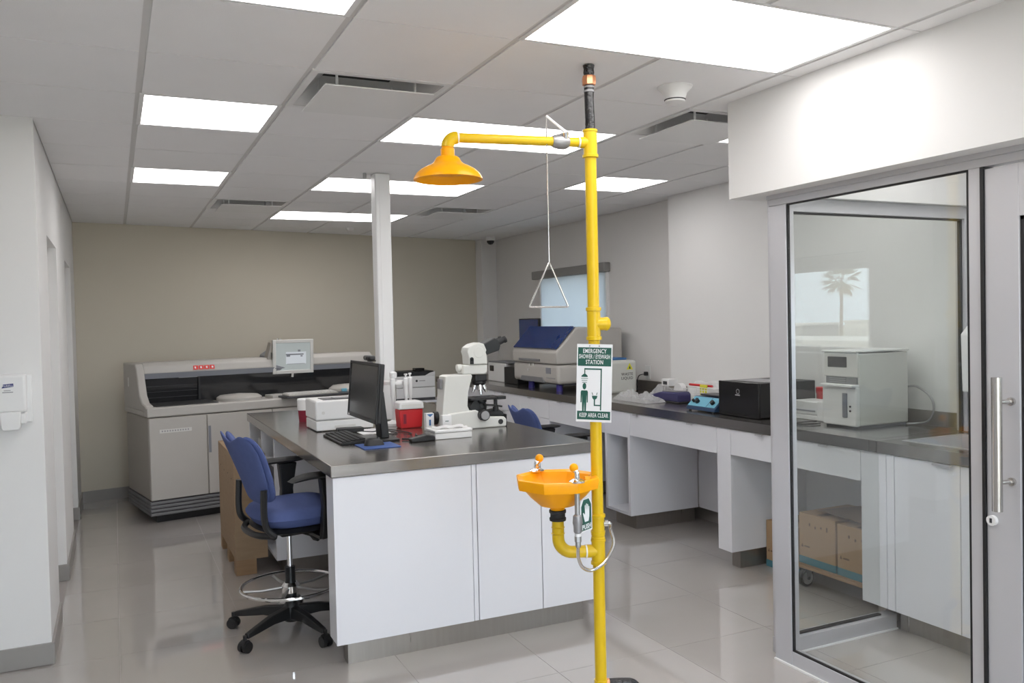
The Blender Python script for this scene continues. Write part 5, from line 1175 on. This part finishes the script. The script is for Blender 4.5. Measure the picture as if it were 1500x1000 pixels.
# ================================================================== OUTSIDE
gz = -4.0
struct('ground', box(-250, 300, -300, 250, gz-.2, gz), 'earth', smooth=0)
def dirpt(s, dz=0): return Vector((4.12+s, -.60-.955*s, 1.66+dz))
# palm
P = dirpt(46); pz = 5.1
t = thing('palm_tree', 'tall fan palm standing beyond the cabin window', 'tree', (P.x, P.y, gz))
obj('trunk', MB().tube([(P.x-.1, P.y, gz), (P.x, P.y, 0), (P.x+.1, P.y, pz-1)], .14, 10, rs=[.17, .12, .11]), 'bark', t)
rnd = random.Random(3); m1 = MB(); m2 = MB()
for k in range(44):
    a = rnd.uniform(0, 2*PI); el = rnd.uniform(-1.1, 1.35); ln = rnd.uniform(1.2, 1.75)*(1 if el > -.4 else .8)
    d = Vector((math.cos(a)*math.cos(el), math.sin(a)*math.cos(el), math.sin(el))); side = d.cross(Vector((0, 0, 1))).normalized(); up = side.cross(d)
    c = Vector((P.x+.1, P.y, pz-1)); mm = m2 if el < -.55 else m1
    b = c+d*ln*.45
    for q in range(7):
        an = (q-3)*.28; e = b+(d*math.cos(an)+side*math.sin(an))*ln*.6+Vector((0, 0, -.18*abs(q-3)*.4-.12))
        w_ = (side*math.cos(an)-d*math.sin(an))*.045
        mm.add([b-w_*.3, b+w_*.3, b.lerp(e, .6)+w_+up*.04, e, b.lerp(e, .6)-w_+up*.04], [(0,1,2,3,4)])
    mm.add([c-side*.02, c+side*.02, b+side*.02, b-side*.02], [(0,1,2,3)])
obj('fronds', m1, 'palm_leaf', t, smooth=0)['kind'] = 'stuff'
obj('dry_skirt', m2, 'palm_dry', t, smooth=0)['kind'] = 'stuff'
rnd = random.Random(11)
for k in range(16):
    s = 60+50*((k*7) % 16)/16; off = (k-7.5)*7.5+rnd.uniform(-1, 1); c = dirpt(s) + Vector((.72, .69, 0))*off*(s/80); wd = rnd.uniform(3.5, 6); h = rnd.uniform(4.3, 6.2)
    b = thing('town_building', '%s low %s building on the skyline beyond the window' % (('beige', 'grey', 'white')[k % 3], ('flat-roofed', 'long', 'small')[(k//3) % 3]), 'building', (c.x, c.y, gz), 0, 'town buildings on the skyline')
    obj('walls', box(c.x-wd/2, c.x+wd/2, c.y-wd/2, c.y+wd/2, gz, gz+h), ('town_a', 'town_b', 'town_c')[k % 3], b, smooth=0)
    obj('parapet', box(c.x-wd/2-.1, c.x+wd/2+.1, c.y-wd/2-.1, c.y+wd/2+.1, gz+h, gz+h+.25), 'town_c', b, smooth=0)
    for q in range(3): obj('window', box(c.x-wd/2-.03, c.x-wd/2+.05, c.y-wd/2+wd*(.15+.28*q), c.y-wd/2+wd*(.32+.28*q), gz+h*.5, gz+h*.8), 'town_b', b, smooth=0)
t = thing('roof_ledge', 'pale flat roof ledge right outside the cabin window', 'ledge', (7.6, -6, gz))
obj('wall', box(7.0, 8.2, -22, 10, gz, 1.20), 'town_b', t, smooth=0); obj('coping', box(6.9, 8.3, -22.1, 10.1, 1.20, 1.33), 'town_c', t, smooth=0)
